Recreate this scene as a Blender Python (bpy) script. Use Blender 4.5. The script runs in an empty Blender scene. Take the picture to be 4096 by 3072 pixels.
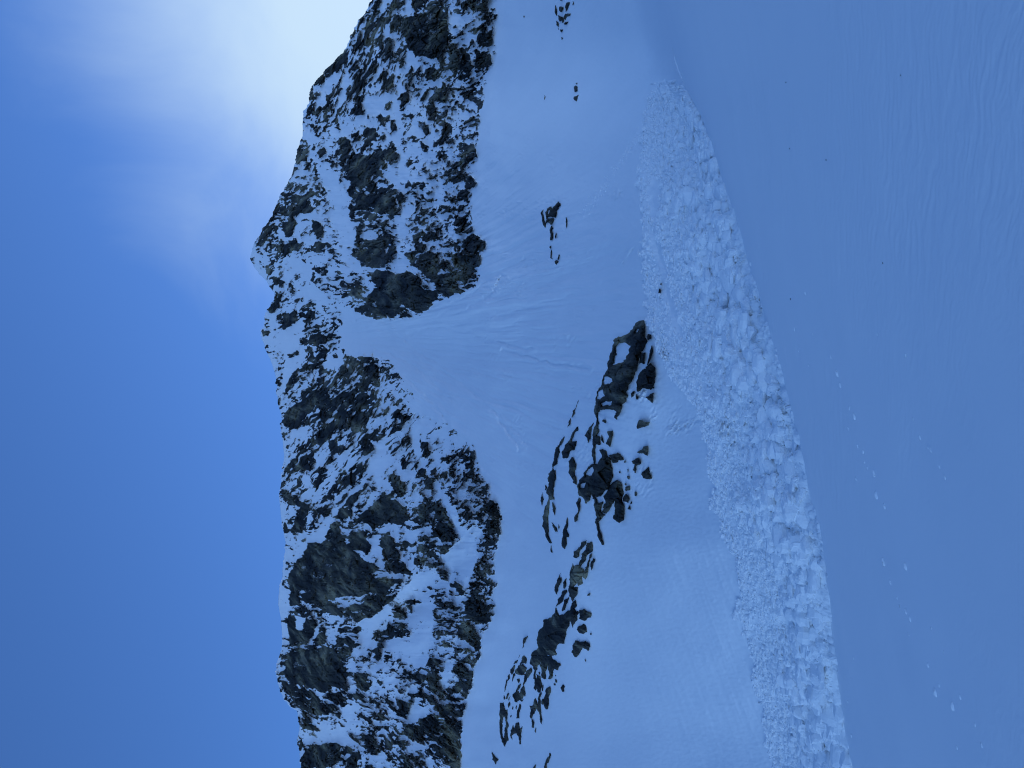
import bpy, bmesh, math, random
import numpy as np
from mathutils import Vector, Matrix

# ------------------------------------------------------------------ camera, sky, sun, exposure
SC = bpy.context.scene
COL = SC.collection
PITCH = math.radians(17.0)
CP, SP = math.cos(PITCH), math.sin(PITCH)
FPX = 26.0 / 36.0 * 4096.0            # focal length in photo pixels (photo is 4096 x 3072, taken upright and stored on its side)
CXP, CYP = 2048.0, 1536.0

cam_d = bpy.data.cameras.new("camera")
cam_d.sensor_fit = 'HORIZONTAL'
cam_d.sensor_width = 36.0
cam_d.lens = 26.0
cam_d.clip_start = 0.1
cam_d.clip_end = 20000
cam = bpy.data.objects.new("camera", cam_d)
COL.objects.link(cam)
F = Vector((0, CP, SP)); U = Vector((0, -SP, CP)); R = Vector((1, 0, 0))
m = Matrix.Identity(4)
for i in range(3):
    m[i][0] = -U[i]; m[i][1] = R[i]; m[i][2] = -F[i]
cam.matrix_world = m                   # the phone is held upright but the frame is turned a quarter
SC.camera = cam

SUN_AZ = math.radians(30.9)            # from +Y towards +X
SUN_EL = math.radians(22.0)
SUN_DIR = Vector((math.sin(SUN_AZ) * math.cos(SUN_EL), math.cos(SUN_AZ) * math.cos(SUN_EL), math.sin(SUN_EL)))

world = bpy.data.worlds.new("World")
SC.world = world
world.use_nodes = True
wn = world.node_tree.nodes; wl = world.node_tree.links
wn.clear()
w_out = wn.new('ShaderNodeOutputWorld')
w_bg = wn.new('ShaderNodeBackground')
w_bg.inputs['Strength'].default_value = 0.12
sky = wn.new('ShaderNodeTexSky')
sky.sky_type = 'NISHITA'
sky.sun_disc = False
sky.sun_elevation = SUN_EL
sky.sun_rotation = SUN_AZ
sky.altitude = 2400
sky.air_density = 0.92
sky.dust_density = 0.3
sky.ozone_density = 9.0
# thin high veil of cloud that the hidden sun lights from behind
w_tc = wn.new('ShaderNodeTexCoord')
w_dot = wn.new('ShaderNodeVectorMath'); w_dot.operation = 'DOT_PRODUCT'
w_dot.inputs[1].default_value = SUN_DIR
wl.new(w_tc.outputs['Generated'], w_dot.inputs[0])
w_ac = wn.new('ShaderNodeMath'); w_ac.operation = 'ARCCOSINE'
wl.new(w_dot.outputs['Value'], w_ac.inputs[0])
w_map = wn.new('ShaderNodeMapping'); w_map.inputs['Scale'].default_value = (1.0, 1.0, 1.2)
w_map.inputs['Rotation'].default_value = (0.3, 0.5, 0.2)
wl.new(w_tc.outputs['Generated'], w_map.inputs['Vector'])
w_n = wn.new('ShaderNodeTexNoise'); w_n.inputs['Scale'].default_value = 3.2; w_n.inputs['Detail'].default_value = 7
w_n.inputs['Roughness'].default_value = 0.52; w_n.inputs['Distortion'].default_value = 0.4
wl.new(w_map.outputs[0], w_n.inputs['Vector'])
w_ma = wn.new('ShaderNodeMath'); w_ma.operation = 'MULTIPLY_ADD'
w_ma.inputs[1].default_value = -0.40; w_ma.inputs[2].default_value = 0.20
wl.new(w_n.outputs['Fac'], w_ma.inputs[0])
w_ad = wn.new('ShaderNodeMath'); w_ad.operation = 'ADD'
wl.new(w_ac.outputs[0], w_ad.inputs[0]); wl.new(w_ma.outputs[0], w_ad.inputs[1])
w_mr = wn.new('ShaderNodeMapRange'); w_mr.interpolation_type = 'SMOOTHSTEP'
w_mr.inputs['From Min'].default_value = math.radians(28); w_mr.inputs['From Max'].default_value = math.radians(6)
w_mr.inputs['To Max'].default_value = 0.86
wl.new(w_ad.outputs[0], w_mr.inputs['Value'])
w_veil = wn.new('ShaderNodeMix'); w_veil.data_type = 'RGBA'; w_veil.blend_type = 'MIX'
w_veil.inputs['B'].default_value = (2.95, 3.8, 4.4, 1)
wl.new(w_mr.outputs[0], w_veil.inputs['Factor'])
wl.new(sky.outputs[0], w_veil.inputs['A'])
# pale fill band added low in the sky all round to brighten the snow
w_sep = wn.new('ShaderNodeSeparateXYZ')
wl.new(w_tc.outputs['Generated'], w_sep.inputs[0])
w_fill_map = wn.new('ShaderNodeMapRange'); w_fill_map.interpolation_type = 'SMOOTHSTEP'
w_fill_map.inputs['From Min'].default_value = 0.44; w_fill_map.inputs['From Max'].default_value = 0.05
w_fill_map.inputs['To Max'].default_value = 0.85
wl.new(w_sep.outputs['Z'], w_fill_map.inputs['Value'])
w_fill_band = wn.new('ShaderNodeMix'); w_fill_band.data_type = 'RGBA'
w_fill_band.inputs['B'].default_value = (2.1, 3.8, 6.6, 1)
wl.new(w_fill_map.outputs[0], w_fill_band.inputs['Factor'])
wl.new(w_veil.outputs['Result'], w_fill_band.inputs['A'])
wl.new(w_fill_band.outputs['Result'], w_bg.inputs['Color'])
wl.new(w_bg.outputs[0], w_out.inputs['Surface'])

sun_d = bpy.data.lights.new("sun", 'SUN')
sun_d.energy = 3.0
sun_d.angle = math.radians(0.53)
sun_d.color = (1.0, 0.94, 0.86)
sun = bpy.data.objects.new("sun", sun_d)
COL.objects.link(sun)
sun.rotation_euler = (-SUN_DIR).to_track_quat('-Z', 'Y').to_euler()
sun.location = (200, 300, 300)

SC.view_settings.view_transform = 'Standard'
SC.view_settings.look = 'None'
SC.view_settings.gamma = 1.0
SC.view_settings.use_curve_mapping = False
SC.view_settings.exposure = 0.88
SC.cycles.filter_width = 1.1
SC.cycles.max_bounces = 8
SC.cycles.diffuse_bounces = 4

# ------------------------------------------------------------------ numpy noise
rng = np.random.default_rng(7)
_PERM = rng.permutation(4096)
_VAL = rng.random(4096)
_ANG = rng.random(4096) * 2 * np.pi
_GX, _GY = np.cos(_ANG), np.sin(_ANG)


def _hash(ix, iy, seed):
    a = _PERM[(ix + seed * 131) & 4095]
    return _PERM[(a + iy * 17 + seed * 733) & 4095]


def perlin(x, y, seed=0):
    ix = np.floor(x).astype(np.int64); iy = np.floor(y).astype(np.int64)
    fx = x - ix; fy = y - iy
    u = fx * fx * fx * (fx * (fx * 6 - 15) + 10); v = fy * fy * fy * (fy * (fy * 6 - 15) + 10)

    def g(dx, dy):
        h = _hash(ix + dx, iy + dy, seed)
        return _GX[h] * (fx - dx) + _GY[h] * (fy - dy)
    a = g(0, 0) * (1 - u) + g(1, 0) * u
    b = g(0, 1) * (1 - u) + g(1, 1) * u
    return (a * (1 - v) + b * v) * 1.5


def fbm(x, y, seed=0, octv=4, gain=0.5):
    t = 0; a = 1.0; s = 0
    for o in range(octv):
        t = t + a * perlin(x * 2 ** o + o * 17.3, y * 2 ** o - o * 9.1, seed + o)
        s += a; a *= gain
    return t / s


def worley(x, y, seed=0, jitter=0.95):
    """F1, F2, random value of the nearest cell, offset to its centre, a second random value"""
    ix = np.floor(x).astype(np.int64); iy = np.floor(y).astype(np.int64)
    f1 = np.full(x.shape, 9.0); f2 = np.full(x.shape, 9.0)
    hid = np.zeros(x.shape, np.int64); ox = np.zeros(x.shape); oy = np.zeros(x.shape)
    for dx in (-1, 0, 1):
        for dy in (-1, 0, 1):
            h = _hash(ix + dx, iy + dy, seed)
            px = ix + dx + 0.5 + (_VAL[h] - 0.5) * jitter
            py = iy + dy + 0.5 + (_VAL[(h * 7 + 13) & 4095] - 0.5) * jitter
            ex = x - px; ey = y - py
            d = np.sqrt(ex * ex + ey * ey)
            c = d < f1
            f2 = np.where(c, f1, np.minimum(f2, d))
            f1 = np.where(c, d, f1); hid = np.where(c, h, hid)
            ox = np.where(c, ex, ox); oy = np.where(c, ey, oy)
    return f1, f2, _VAL[(hid * 3 + 5) & 4095], ox, oy, hid


def facets(x, y, seed):
    """height of angular tilted blocks, about -1..1, with gaps between them"""
    f1, f2, r, ox, oy, hid = worley(x, y, seed)
    a = _ANG[(hid * 5 + 3) & 4095]; tilt = _VAL[(hid * 11 + 1) & 4095]
    return (r - 0.5) * 1.0 + (ox * np.cos(a) + oy * np.sin(a)) * (0.5 + 1.1 * tilt), f2 - f1


def smooth(e0, e1, x):
    t = np.clip((x - e0) / (e1 - e0), 0, 1)
    return t * t * (3 - 2 * t)


def uniformize(n):
    s = np.sort(n.ravel()[::37])
    return np.interp(n, s, np.linspace(0, 1, len(s)))


# ------------------------------------------------------------------ photo pixels <-> the place
def rays(X, Y):
    a = (CYP - Y) / FPX; b = (CXP - X) / FPX
    return a, CP - b * SP, SP + b * CP


V = 4096 / 2212.0                      # the curves below were read off a 2212 px wide view
RIDGE = [(-900, 800), (-300, 826), (-110, 828), (-35, 822), (0, 804), (29, 788), (50, 772), (85, 756), (105, 747), (120, 735), (138, 717), (152, 703), (170, 688), (188, 673), (205, 669), (223, 668), (240, 657), (264, 654),
         (293, 654), (319, 644), (352, 637), (378, 631), (407, 615), (434, 600), (466, 589), (483, 577), (505, 562), (529, 549), (545, 544), (558, 540), (576, 549), (596, 565), (608, 577),
         (620, 583), (634, 594), (645, 592), (661, 584), (675, 574), (696, 571), (708, 570), (712, 565), (722, 565), (734, 567), (757, 575), (781, 586), (807, 594), (830, 599), (851, 596), (856, 600), (871, 600),
         (898, 609), (921, 606), (956, 611), (986, 614), (1021, 610), (1053, 606), (1074, 603), (1103, 606), (1138, 610), (1170, 617), (1188, 616), (1220, 612), (1252, 609),
         (1264, 604), (1276, 603), (1305, 601), (1337, 607), (1372, 610), (1402, 609), (1431, 599), (1451, 596), (1478, 601), (1510, 613), (1526, 628), (1536, 642), (1557, 645),
         (1571, 648), (1598, 642), (1630, 648), (1659, 650), (1800, 660), (2200, 640), (2800, 700)]
BASE = [(-900, 1080), (0, 1075), (73, 1066), (117, 1069), (161, 1054), (205, 1046), (249, 1037), (308, 1032), (395, 1031), (454, 1016), (505, 1037), (524, 1050), (564, 1040), (596, 1040), (619, 1025),
        (631, 999), (643, 978), (649, 943), (672, 925), (684, 908), (687, 823), (690, 800), (696, 745), (769, 742), (771, 832), (792, 855), (822, 876), (857, 892), (880, 893), (898, 895), (904, 953), (921, 971), (945, 997),
        (971, 1025), (1015, 1035), (1059, 1056), (1091, 1076), (1124, 1088), (1141, 1082), (1176, 1076), (1220, 1067), (1264, 1072), (1290, 1060), (1317, 1073), (1340, 1062),
        (1366, 1047), (1402, 1042), (1437, 1032), (1466, 1023), (1510, 1012), (1554, 1000), (1659, 997), (2800, 1000)]
NEAR = [(152, 1462), (200, 1486), (245, 1512), (275, 1524), (305, 1531), (331, 1540), (393, 1558), (428, 1569), (466, 1590), (594, 1616), (632, 1631), (682, 1648), (752, 1666),
        (805, 1684), (858, 1698), (910, 1713), (966, 1722), (1066, 1748), (1173, 1770), (1223, 1782), (1337, 1788), (1399, 1798), (1457, 1805), (1525, 1814), (1607, 1827), (1659, 1836)]
FAR = [(144, 1410), (164, 1405), (220, 1396), (258, 1394), (300, 1384), (340, 1381), (420, 1383), (500, 1381), (590, 1384), (650, 1388), (691, 1390), (717, 1406), (767, 1416), (776, 1434), (817, 1440),
       (840, 1466), (858, 1484), (884, 1505), (919, 1514), (975, 1528), (1028, 1541), (1063, 1547), (1080, 1531), (1107, 1537), (1118, 1560), (1148, 1558), (1195, 1583), (1250, 1591), (1294, 1593),
       (1331, 1581), (1353, 1609), (1400, 1624), (1441, 1630), (1498, 1627), (1539, 1648), (1607, 1652), (1653, 1673)]


def curve(tab):
    t = np.array(tab, float) * V
    return lambda Y: np.interp(Y, t[:, 0], t[:, 1])


f_ridge, f_base, f_near_in, f_far_in = curve(RIDGE), curve(BASE), curve(NEAR), curve(FAR)
EYE = 2.3                              # the photographer stands a little above the slope in front


def ray1(X, Y):
    return [float(c) for c in rays(X, Y)]


# the near slope is a plane: 32 m away at the foot of the frame, 49 m at the tip of the debris
_a, _b = ray1(1836 * V, 1659 * V), ray1(1462 * V, 152 * V)
_m = np.array([_a[:2], _b[:2]])
GX0, GY0 = np.linalg.solve(_m, [_a[2] + EYE / 32.4, _b[2] + EYE / 48.6])


def plane_row(Y, s):
    """photo row X at which the near plane is seen s metres away"""
    a = (CYP - Y) / FPX
    b = (GX0 * a + GY0 * CP - SP - EYE / s) / (CP + GY0 * SP)
    return CXP - b * FPX


def f_near(Y):
    lo, hi = 152 * V, 1659 * V
    return np.where(Y < lo, plane_row(Y, 48.6), np.where(Y > hi, plane_row(Y, 32.4), f_near_in(Y)))


def f_far(Y):
    lo, hi = 144 * V, 1653 * V
    return np.where(Y < lo, f_near(Y) - 52 * V + 0 * Y, np.where(Y > hi, f_near(Y) - 163 * V, f_far_in(Y)))




def smooth_curve(f, w):
    ys = np.arange(-1700, 5200, 4.0)
    v = f(ys); k = int(w / 4)
    kern = np.hanning(2 * k + 1); kern /= kern.sum()
    vp = np.pad(v, k, mode='edge')
    vs = np.convolve(vp, kern, 'valid')
    return lambda Y: np.interp(Y, ys, vs)


f_near_s = smooth_curve(f_near, 60)
f_far_s = smooth_curve(f_far, 220)
f_far_m = smooth_curve(f_far, 36)


def s_plane(X, Y):
    x, y, z = rays(X, Y)
    return EYE / np.maximum(GX0 * x + GY0 * y - z, 0.012)


def s_lip(Y):
    return np.minimum(s_plane(f_near_s(Y), Y), 112.0)


f_slip = smooth_curve(lambda Y: s_lip(Y), 240)


def debris_s(X, Y):
    """ray scale of the avalanche bed, between the near lip and the foot of the far slope"""
    u = f_near_s(Y) - X
    soft = 0.26 * smooth(1000, -100, Y)
    return f_slip(Y) * np.exp(0.00082 * u + soft * (1 - np.exp(-np.maximum(u, 0) / 48.0))) * (1 + 0.012 * smooth(150, 500, Y))


def gauss(X, Y, cx, cy, rx, ry, ang=0.0):
    c, s = math.cos(ang), math.sin(ang)
    dx = X - cx; dy = Y - cy
    u = (dx * c + dy * s) / rx; v = (-dx * s + dy * c) / ry
    return np.exp(-(u * u + v * v))


def terrain_inv(X, Y):
    """1 / ray scale of the smooth far terrain (bowl + mountain), planes stay planes"""
    xf = f_far_s(Y)
    sf = debris_s(xf, Y)
    sb = 205.0 + 6 * np.sin(Y / 800.0)
    sr = sb + 115.0
    x1 = 1960.0; x2 = 1130.0
    k_f = 1 / sf; k_b = 1 / sb; k_r = 1 / sr
    k_low = k_f + (xf - X) / (xf - x1) * (k_b - k_f)
    k_up = k_b + (x1 - X) / (x1 - x2) * (k_r - k_b)
    t_ = (x1 - X) / 330.0                              # rounded change of steepness
    soft = 330.0 * (np.log1p(np.exp(np.clip(t_, -30, 30))) - np.log1p(np.exp((x1 - xf) / 330.0)) * np.clip((X - x1) / (xf - x1), 0, 1))
    k = k_low + ((k_r - k_b) / (x1 - x2) - (k_b - k_f) / (xf - x1)) * soft * 0.98
    k_deb = 1 / debris_s(X, Y)
    wd = smooth(-60, 60, X - xf)
    k = k * (1 - wd) + np.minimum(k_deb, 1.0) * wd
    s = 1 / k
    # gullies, couloir and buttresses (metres of depth)
    d = 0
    d = d + 16 * gauss(X, Y, 1400, 1330, 420, 130, 0.12) + 8 * gauss(X, Y, 1750, 1450, 260, 150, 0.6)
    d = d - 9 * gauss(X, Y, 1600, 1150, 330, 170) - 7 * gauss(X, Y, 1250, 1000, 220, 160)
    d = d + 7 * gauss(X, Y, 1560, 480, 330, 110, -0.3) - 6 * gauss(X, Y, 1700, 150, 250, 140)
    d = d - 10 * gauss(X, Y, 1330, 2380, 260, 140) + 8 * gauss(X, Y, 1640, 2420, 260, 60, -0.75)
    d = d - 8 * gauss(X, Y, 1300, 2680, 220, 110) - 5 * gauss(X, Y, 1800, 2520, 140, 200)
    d = d - 6 * gauss(X, Y, 1850, 2060, 130, 150) + 5 * gauss(X, Y, 1250, 2550, 150, 45)
    d = d + 7 * gauss(X, Y, 1300, 2960, 160, 60)
    # the ribs that the dark outcrops crown: bulges of the bowl that fall away behind their crest
    d = d - 3.5 * gauss(X, Y, 2440, 1640, 170, 330, 0.35) - 3.0 * gauss(X, Y, 2260, 2420, 120, 420, -0.02)
    d = d - 1.5 * gauss(X, Y, 2200, 900, 100, 260)
    big = fbm(X / 260.0, Y / 260.0, 40, 3) * 5.0 * smooth(2300, 1700, X)
    return 1 / (s + d + big)


def to_world(X, Y, s):
    x, y, z = rays(X, Y)
    return np.stack([x * s, y * s, z * s], -1)


# ------------------------------------------------------------------ mesh and object helpers
def make_mesh(name, verts, quads, mat, attrs=None, smooth_shade=True):
    me = bpy.data.meshes.new(name)
    nv, nq = len(verts), len(quads)
    me.vertices.add(nv)
    me.vertices.foreach_set('co', np.ascontiguousarray(verts, np.float32).ravel())
    me.loops.add(nq * 4)
    me.loops.foreach_set('vertex_index', np.ascontiguousarray(quads, np.int32).ravel())
    me.polygons.add(nq)
    me.polygons.foreach_set('loop_start', np.arange(0, nq * 4, 4, dtype=np.int32))
    me.polygons.foreach_set('use_smooth', np.full(nq, smooth_shade, bool))
    for k, v in (attrs or {}).items():
        a = me.attributes.new(k, 'FLOAT', 'POINT')
        a.data.foreach_set('value', np.ascontiguousarray(v, np.float32).ravel())
    me.update(calc_edges=True)
    me.materials.append(mat)
    return me


def grid_quads(nr, nc):
    i = np.arange(nr * nc).reshape(nr, nc)
    return np.stack([i[:-1, :-1], i[1:, :-1], i[1:, 1:], i[:-1, 1:]], -1).reshape(-1, 4)


def compact(verts, quads, attrs):
    used = np.zeros(len(verts), bool); used[quads.ravel()] = True
    remap = np.cumsum(used) - 1
    return verts[used], remap[quads], {k: v[used] for k, v in attrs.items()}


def link(name, me, parent=None, label=None, cat=None, group=None, kind=None):
    o = bpy.data.objects.new(name, me)
    COL.objects.link(o)
    if parent is not None:
        o.parent = parent
    tag(o, label, cat, group, kind)
    return o


def tag(o, label=None, cat=None, group=None, kind=None):
    if label: o['label'] = label
    if cat: o['category'] = cat
    if group: o['group'] = group
    if kind: o['kind'] = kind


# ------------------------------------------------------------------ materials
def nodes_of(name):
    mt = bpy.data.materials.new(name)
    mt.use_nodes = True
    nt = mt.node_tree
    nt.nodes.clear()
    out = nt.nodes.new('ShaderNodeOutputMaterial')
    return mt, nt, out


def nd(nt, typ, **kw):
    n = nt.nodes.new(typ)
    for k, v in kw.items():
        if k in n.inputs.keys() if hasattr(n, 'inputs') else False:
            n.inputs[k].default_value = v
        else:
            setattr(n, k, v)
    return n


def noise(nt, vec, scale, detail=4, rough=0.55, dim='3D'):
    n = nt.nodes.new('ShaderNodeTexNoise')
    n.noise_dimensions = dim
    n.inputs['Scale'].default_value = scale
    n.inputs['Detail'].default_value = detail
    n.inputs['Roughness'].default_value = rough
    if vec is not None:
        nt.links.new(vec, n.inputs['Vector'])
    return n


def snow_shader(nt, bump_scales, tint=(0.925, 0.935, 0.945)):
    L = nt.links
    geo = nt.nodes.new('ShaderNodeNewGeometry')
    p = nt.nodes.new('ShaderNodeBsdfPrincipled')
    p.inputs['Roughness'].default_value = 0.75
    p.inputs['Specular IOR Level'].default_value = 0.25
    n = noise(nt, geo.outputs['Position'], 0.15, 5)
    r = nt.nodes.new('ShaderNodeValToRGB')
    r.color_ramp.elements[0].position = 0.3; r.color_ramp.elements[1].position = 0.7
    r.color_ramp.elements[0].color = (tint[0] - 0.03, tint[1] - 0.025, tint[2] - 0.02, 1)
    r.color_ramp.elements[1].color = (*tint, 1)
    L.new(n.outputs['Fac'], r.inputs[0]); L.new(r.outputs[0], p.inputs['Base Color'])
    prev = None
    for sc, dist, st in bump_scales:
        nn = noise(nt, geo.outputs['Position'], sc, 3)
        b = nt.nodes.new('ShaderNodeBump')
        b.inputs['Strength'].default_value = st; b.inputs['Distance'].default_value = dist
        L.new(nn.outputs['Fac'], b.inputs['Height'])
        if prev: L.new(prev.outputs[0], b.inputs['Normal'])
        prev = b
    if prev: L.new(prev.outputs[0], p.inputs['Normal'])
    return p


def rock_shader(nt, scale=1.0, dark=1.0):
    L = nt.links
    geo = nt.nodes.new('ShaderNodeNewGeometry')
    p = nt.nodes.new('ShaderNodeBsdfPrincipled')
    p.inputs['Roughness'].default_value = 0.8
    p.inputs['Specular IOR Level'].default_value = 0.3
    mp = nt.nodes.new('ShaderNodeMapping')                 # steep strata: stretched along the dip
    mp.vector_type = 'TEXTURE'                              # turned first, then stretched up the face
    mp.inputs['Rotation'].default_value = (math.radians(-34), math.radians(9), math.radians(8))
    mp.inputs['Scale'].default_value = (1.0 / scale, 3.0 / scale, 9.0 / scale)
    L.new(geo.outputs['Position'], mp.inputs['Vector'])
    strata = noise(nt, mp.outputs[0], 0.75, 6, 0.62)
    big = noise(nt, geo.outputs['Position'], 0.16 * scale, 5, 0.62)
    ramp = nt.nodes.new('ShaderNodeValToRGB')
    e = ramp.color_ramp.elements
    e[0].position = 0.40; e[0].color = (0.010, 0.011, 0.012, 1)
    e[1].position = 0.63; e[1].color = (0.175, 0.172, 0.142, 1)
    e2 = ramp.color_ramp.elements.new(0.52); e2.color = (0.045, 0.045, 0.040, 1)
    L.new(strata.outputs['Fac'], ramp.inputs[0])
    ramp2 = nt.nodes.new('ShaderNodeValToRGB')
    g = ramp2.color_ramp.elements
    g[0].position = 0.38; g[0].color = (0.36 * dark, 0.38 * dark, 0.44 * dark, 1)
    g[1].position = 0.62; g[1].color = (2.0 * dark, 1.85 * dark, 1.4 * dark, 1)
    L.new(big.outputs['Fac'], ramp2.inputs[0])
    mx = nt.nodes.new('ShaderNodeMix'); mx.data_type = 'RGBA'; mx.blend_type = 'MULTIPLY'
    mx.inputs['Factor'].default_value = 1.0
    L.new(ramp.outputs[0], mx.inputs['A']); L.new(ramp2.outputs[0], mx.inputs['B'])
    L.new(mx.outputs['Result'], p.inputs['Base Color'])
    b = nt.nodes.new('ShaderNodeBump')
    b.inputs['Strength'].default_value = 0.8; b.inputs['Distance'].default_value = 0.5 / scale
    L.new(strata.outputs['Fac'], b.inputs['Height'])
    L.new(b.outputs[0], p.inputs['Normal'])
    return p


def mat_snow(name, bumps, tint=(0.925, 0.935, 0.945)):
    mt, nt, out = nodes_of(name)
    p = snow_shader(nt, bumps, tint)
    nt.links.new(p.outputs[0], out.inputs['Surface'])
    return mt


def mat_rock(name, scale):
    mt, nt, out = nodes_of(name)
    p = rock_shader(nt, scale, 0.7)
    nt.links.new(p.outputs[0], out.inputs['Surface'])
    return mt


def mat_mountain():
    mt, nt, out = nodes_of('snow_and_rock')
    L = nt.links
    ps = snow_shader(nt, [(1.2, 0.12, 0.35)], (0.94, 0.945, 0.95))
    pr = rock_shader(nt, 0.42, 0.76)
    at = nt.nodes.new('ShaderNodeAttribute'); at.attribute_name = 'rock'
    geo = nt.nodes.new('ShaderNodeNewGeometry')
    n = noise(nt, geo.outputs['Position'], 1.6, 6, 0.65)
    ma = nt.nodes.new('ShaderNodeMath'); ma.operation = 'MULTIPLY_ADD'
    ma.inputs[1].default_value = 0.36; ma.inputs[2].default_value = -0.18
    L.new(n.outputs['Fac'], ma.inputs[0])
    ad = nt.nodes.new('ShaderNodeMath'); ad.operation = 'ADD'
    L.new(at.outputs['Fac'], ad.inputs[0]); L.new(ma.outputs[0], ad.inputs[1])
    mr = nt.nodes.new('ShaderNodeMapRange')
    mr.inputs['From Min'].default_value = -0.03; mr.inputs['From Max'].default_value = 0.04
    L.new(ad.outputs[0], mr.inputs['Value'])
    mix = nt.nodes.new('ShaderNodeMixShader')
    L.new(mr.outputs[0], mix.inputs[0]); L.new(ps.outputs[0], mix.inputs[1]); L.new(pr.outputs[0], mix.inputs[2])
    L.new(mix.outputs[0], out.inputs['Surface'])
    return mt


M_MOUNT = mat_mountain()
M_SLOPE = mat_snow('wind_packed_snow', [(0.9, 0.10, 0.30), (3.5, 0.03, 0.35)])
M_NEAR = mat_snow('near_snow', [(14.0, 0.010, 0.35), (70.0, 0.003, 0.3)])
M_DEBRIS = mat_snow('broken_snow', [(7.0, 0.05, 0.6), (25.0, 0.012, 0.5)], (0.95, 0.955, 0.96))
M_ROCK = mat_rock('dark_schist', 1.3)

# ------------------------------------------------------------------ where rock shows on the mountain (traced regions, photo pixels)
P = []                                  # (density, polygon in photo pixels)


def Z(ox, oy, txt):
    for line in txt.strip().splitlines():
        d, pts = line.split(':')
        pts = [tuple(float(c) for c in q.split(',')) for q in pts.split()]
        P.append((float(d), np.array([(ox + a * 0.5425, oy + b * 0.5425) for a, b in pts])))
Z(900, 0, """
.05: 1140,60 1230,0 1150,0
.04: 1330,50 1390,0 1400,80 1370,130 1330,110
.03: 900,500 870,560 850,620 880,670 910,640 900,560
.06: 840,860 960,840 1040,860 1130,870 1150,950 1080,950 960,900 930,960 900,1000 850,1000
.06: 590,920 640,940 740,930 770,1000 720,1060 640,1150 600,1260 520,1290 560,1230 620,1150 620,1060 580,1010
.06: 1260,700 1290,830 1300,900 1280,1000 1300,1080 1340,1200 1330,1400 1270,1400 1180,1300 1200,1220 1260,1220 1290,1150 1240,1060 1220,990 1200,900 1240,760
.05: 1640,60 1700,150 1760,220 1680,280 1650,160
.05: 1520,920 1590,1010 1540,1060 1490,1010
.05: 680,1180 760,1200 840,1350 910,1420 930,1659 760,1659 780,1500 740,1400 720,1290 670,1250
.22: 1280,1420 1400,1450 1420,1659 1290,1659
.18: 1340,1080 1560,1130 1580,1240 1600,1400 1480,1420 1340,1300
.22: 620,880 830,860 830,1100 640,1200 640,1000
.05: 1100,700 1240,700 1240,760 1180,860 1060,860 1010,760
.66: 1085,0 1150,0 1120,80 1100,160 1060,220 1000,260 930,300 890,380 920,330 975,180 1030,100
.88: 890,390 880,440 860,500 800,550 760,600 700,620 660,640 640,630 700,560 760,490 830,420
.7: 660,640 700,680 690,760 720,800 690,840 600,850 590,810 630,760 640,700
.66: 1200,20 1250,40 1230,130 1180,230 1110,320 1060,420 1010,520 980,640 920,720 870,790 840,850 840,950 815,950 815,830 870,720 920,600 960,480 1010,380 1080,280 1130,180 1160,90
.93: 1260,100 1350,140 1400,110 1480,90 1540,40 1600,60 1640,140 1640,250 1640,330 1600,400 1560,430 1480,420 1400,420 1360,360 1320,270 1280,230 1220,260 1200,200 1240,150
.6: 1240,0 1330,0 1300,60 1260,60 1230,30
.8: 1380,0 1460,0 1440,60 1410,100 1370,40
.7: 1480,0 1600,0 1610,60 1540,40
.95: 1870,260 1930,240 1980,290 1970,330 1900,350 1850,310
.78: 1860,380 1950,390 1975,460 1960,490 1900,520 1840,560 1835,450
.88: 1650,400 1700,380 1720,440 1700,500 1650,480
.6: 1720,500 1800,470 1820,520 1780,600 1720,570
.8: 1640,340 1700,320 1730,380 1660,420
.8: 1480,500 1560,510 1590,540 1540,600 1480,590
.9: 1670,190 1700,180 1715,210 1690,225
.6: 1700,0 1830,0 1880,40 1950,90 1900,130 1850,90 1760,70 1700,40
.8: 1830,40 1900,30 1950,90 1920,120
.9: 940,600 1020,580 1050,620 960,690 930,650
.8: 1150,520 1200,520 1200,620 1160,660 1120,600
.93: 1290,680 1360,690 1340,750 1300,790 1280,720
.93: 1480,780 1550,770 1560,850 1540,900 1490,880
.93: 1590,890 1660,900 1680,950 1610,970
.85: 1610,830 1690,880 1650,890
.9: 1730,680 1810,680 1800,730 1750,730
.93: 1440,1040 1510,1080 1490,1120 1450,1130
.96: 840,1020 890,1010 940,1070 930,1110 870,1140 840,1060
.9: 930,1000 990,970 990,1040 940,1060
.85: 1030,955 1090,960 1130,1010 1090,1030
.84: 860,1150 940,1130 1040,1140 1160,1140 1180,1190 1140,1230 1160,1290 1060,1320 1130,1350 1100,1400 1200,1390 1180,1440 1260,1480 1250,1590 1180,1659 1050,1640 940,1610 910,1560 940,1470 920,1400 930,1350 910,1280 850,1220
.96: 940,1170 1120,1140 1170,1190 1130,1250 1060,1300 940,1260
.93: 1170,1110 1240,1110 1280,1170 1220,1190 1180,1160
.85: 1580,1120 1650,1110 1640,1170 1570,1170
.72: 1730,1050 1800,1060 1850,1100 1850,1150 1790,1210 1730,1240 1660,1240 1740,1170 1700,1100
.75: 1600,1240 1700,1260 1800,1300 1860,1380 1800,1400 1720,1370 1640,1330
.85: 560,1080 620,1060 610,1130 580,1200 540,1190 520,1230 520,1170 550,1090
.9: 700,1100 750,1085 740,1130 700,1160
.85: 600,1200 640,1190 630,1240 580,1260
.66: 520,1300 640,1290 620,1380 560,1440 600,1470 540,1560 440,1600 400,1500 450,1400
.85: 1210,890 1260,890 1270,970 1230,970
.85: 1130,850 1170,850 1160,890
.8: 1180,760 1240,750 1220,830 1180,830
.85: 1460,920 1500,940 1490,1000 1450,970
.85: 740,700 790,690 790,720 740,760
.7: 920,430 970,430 970,520 920,520
""")
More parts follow.
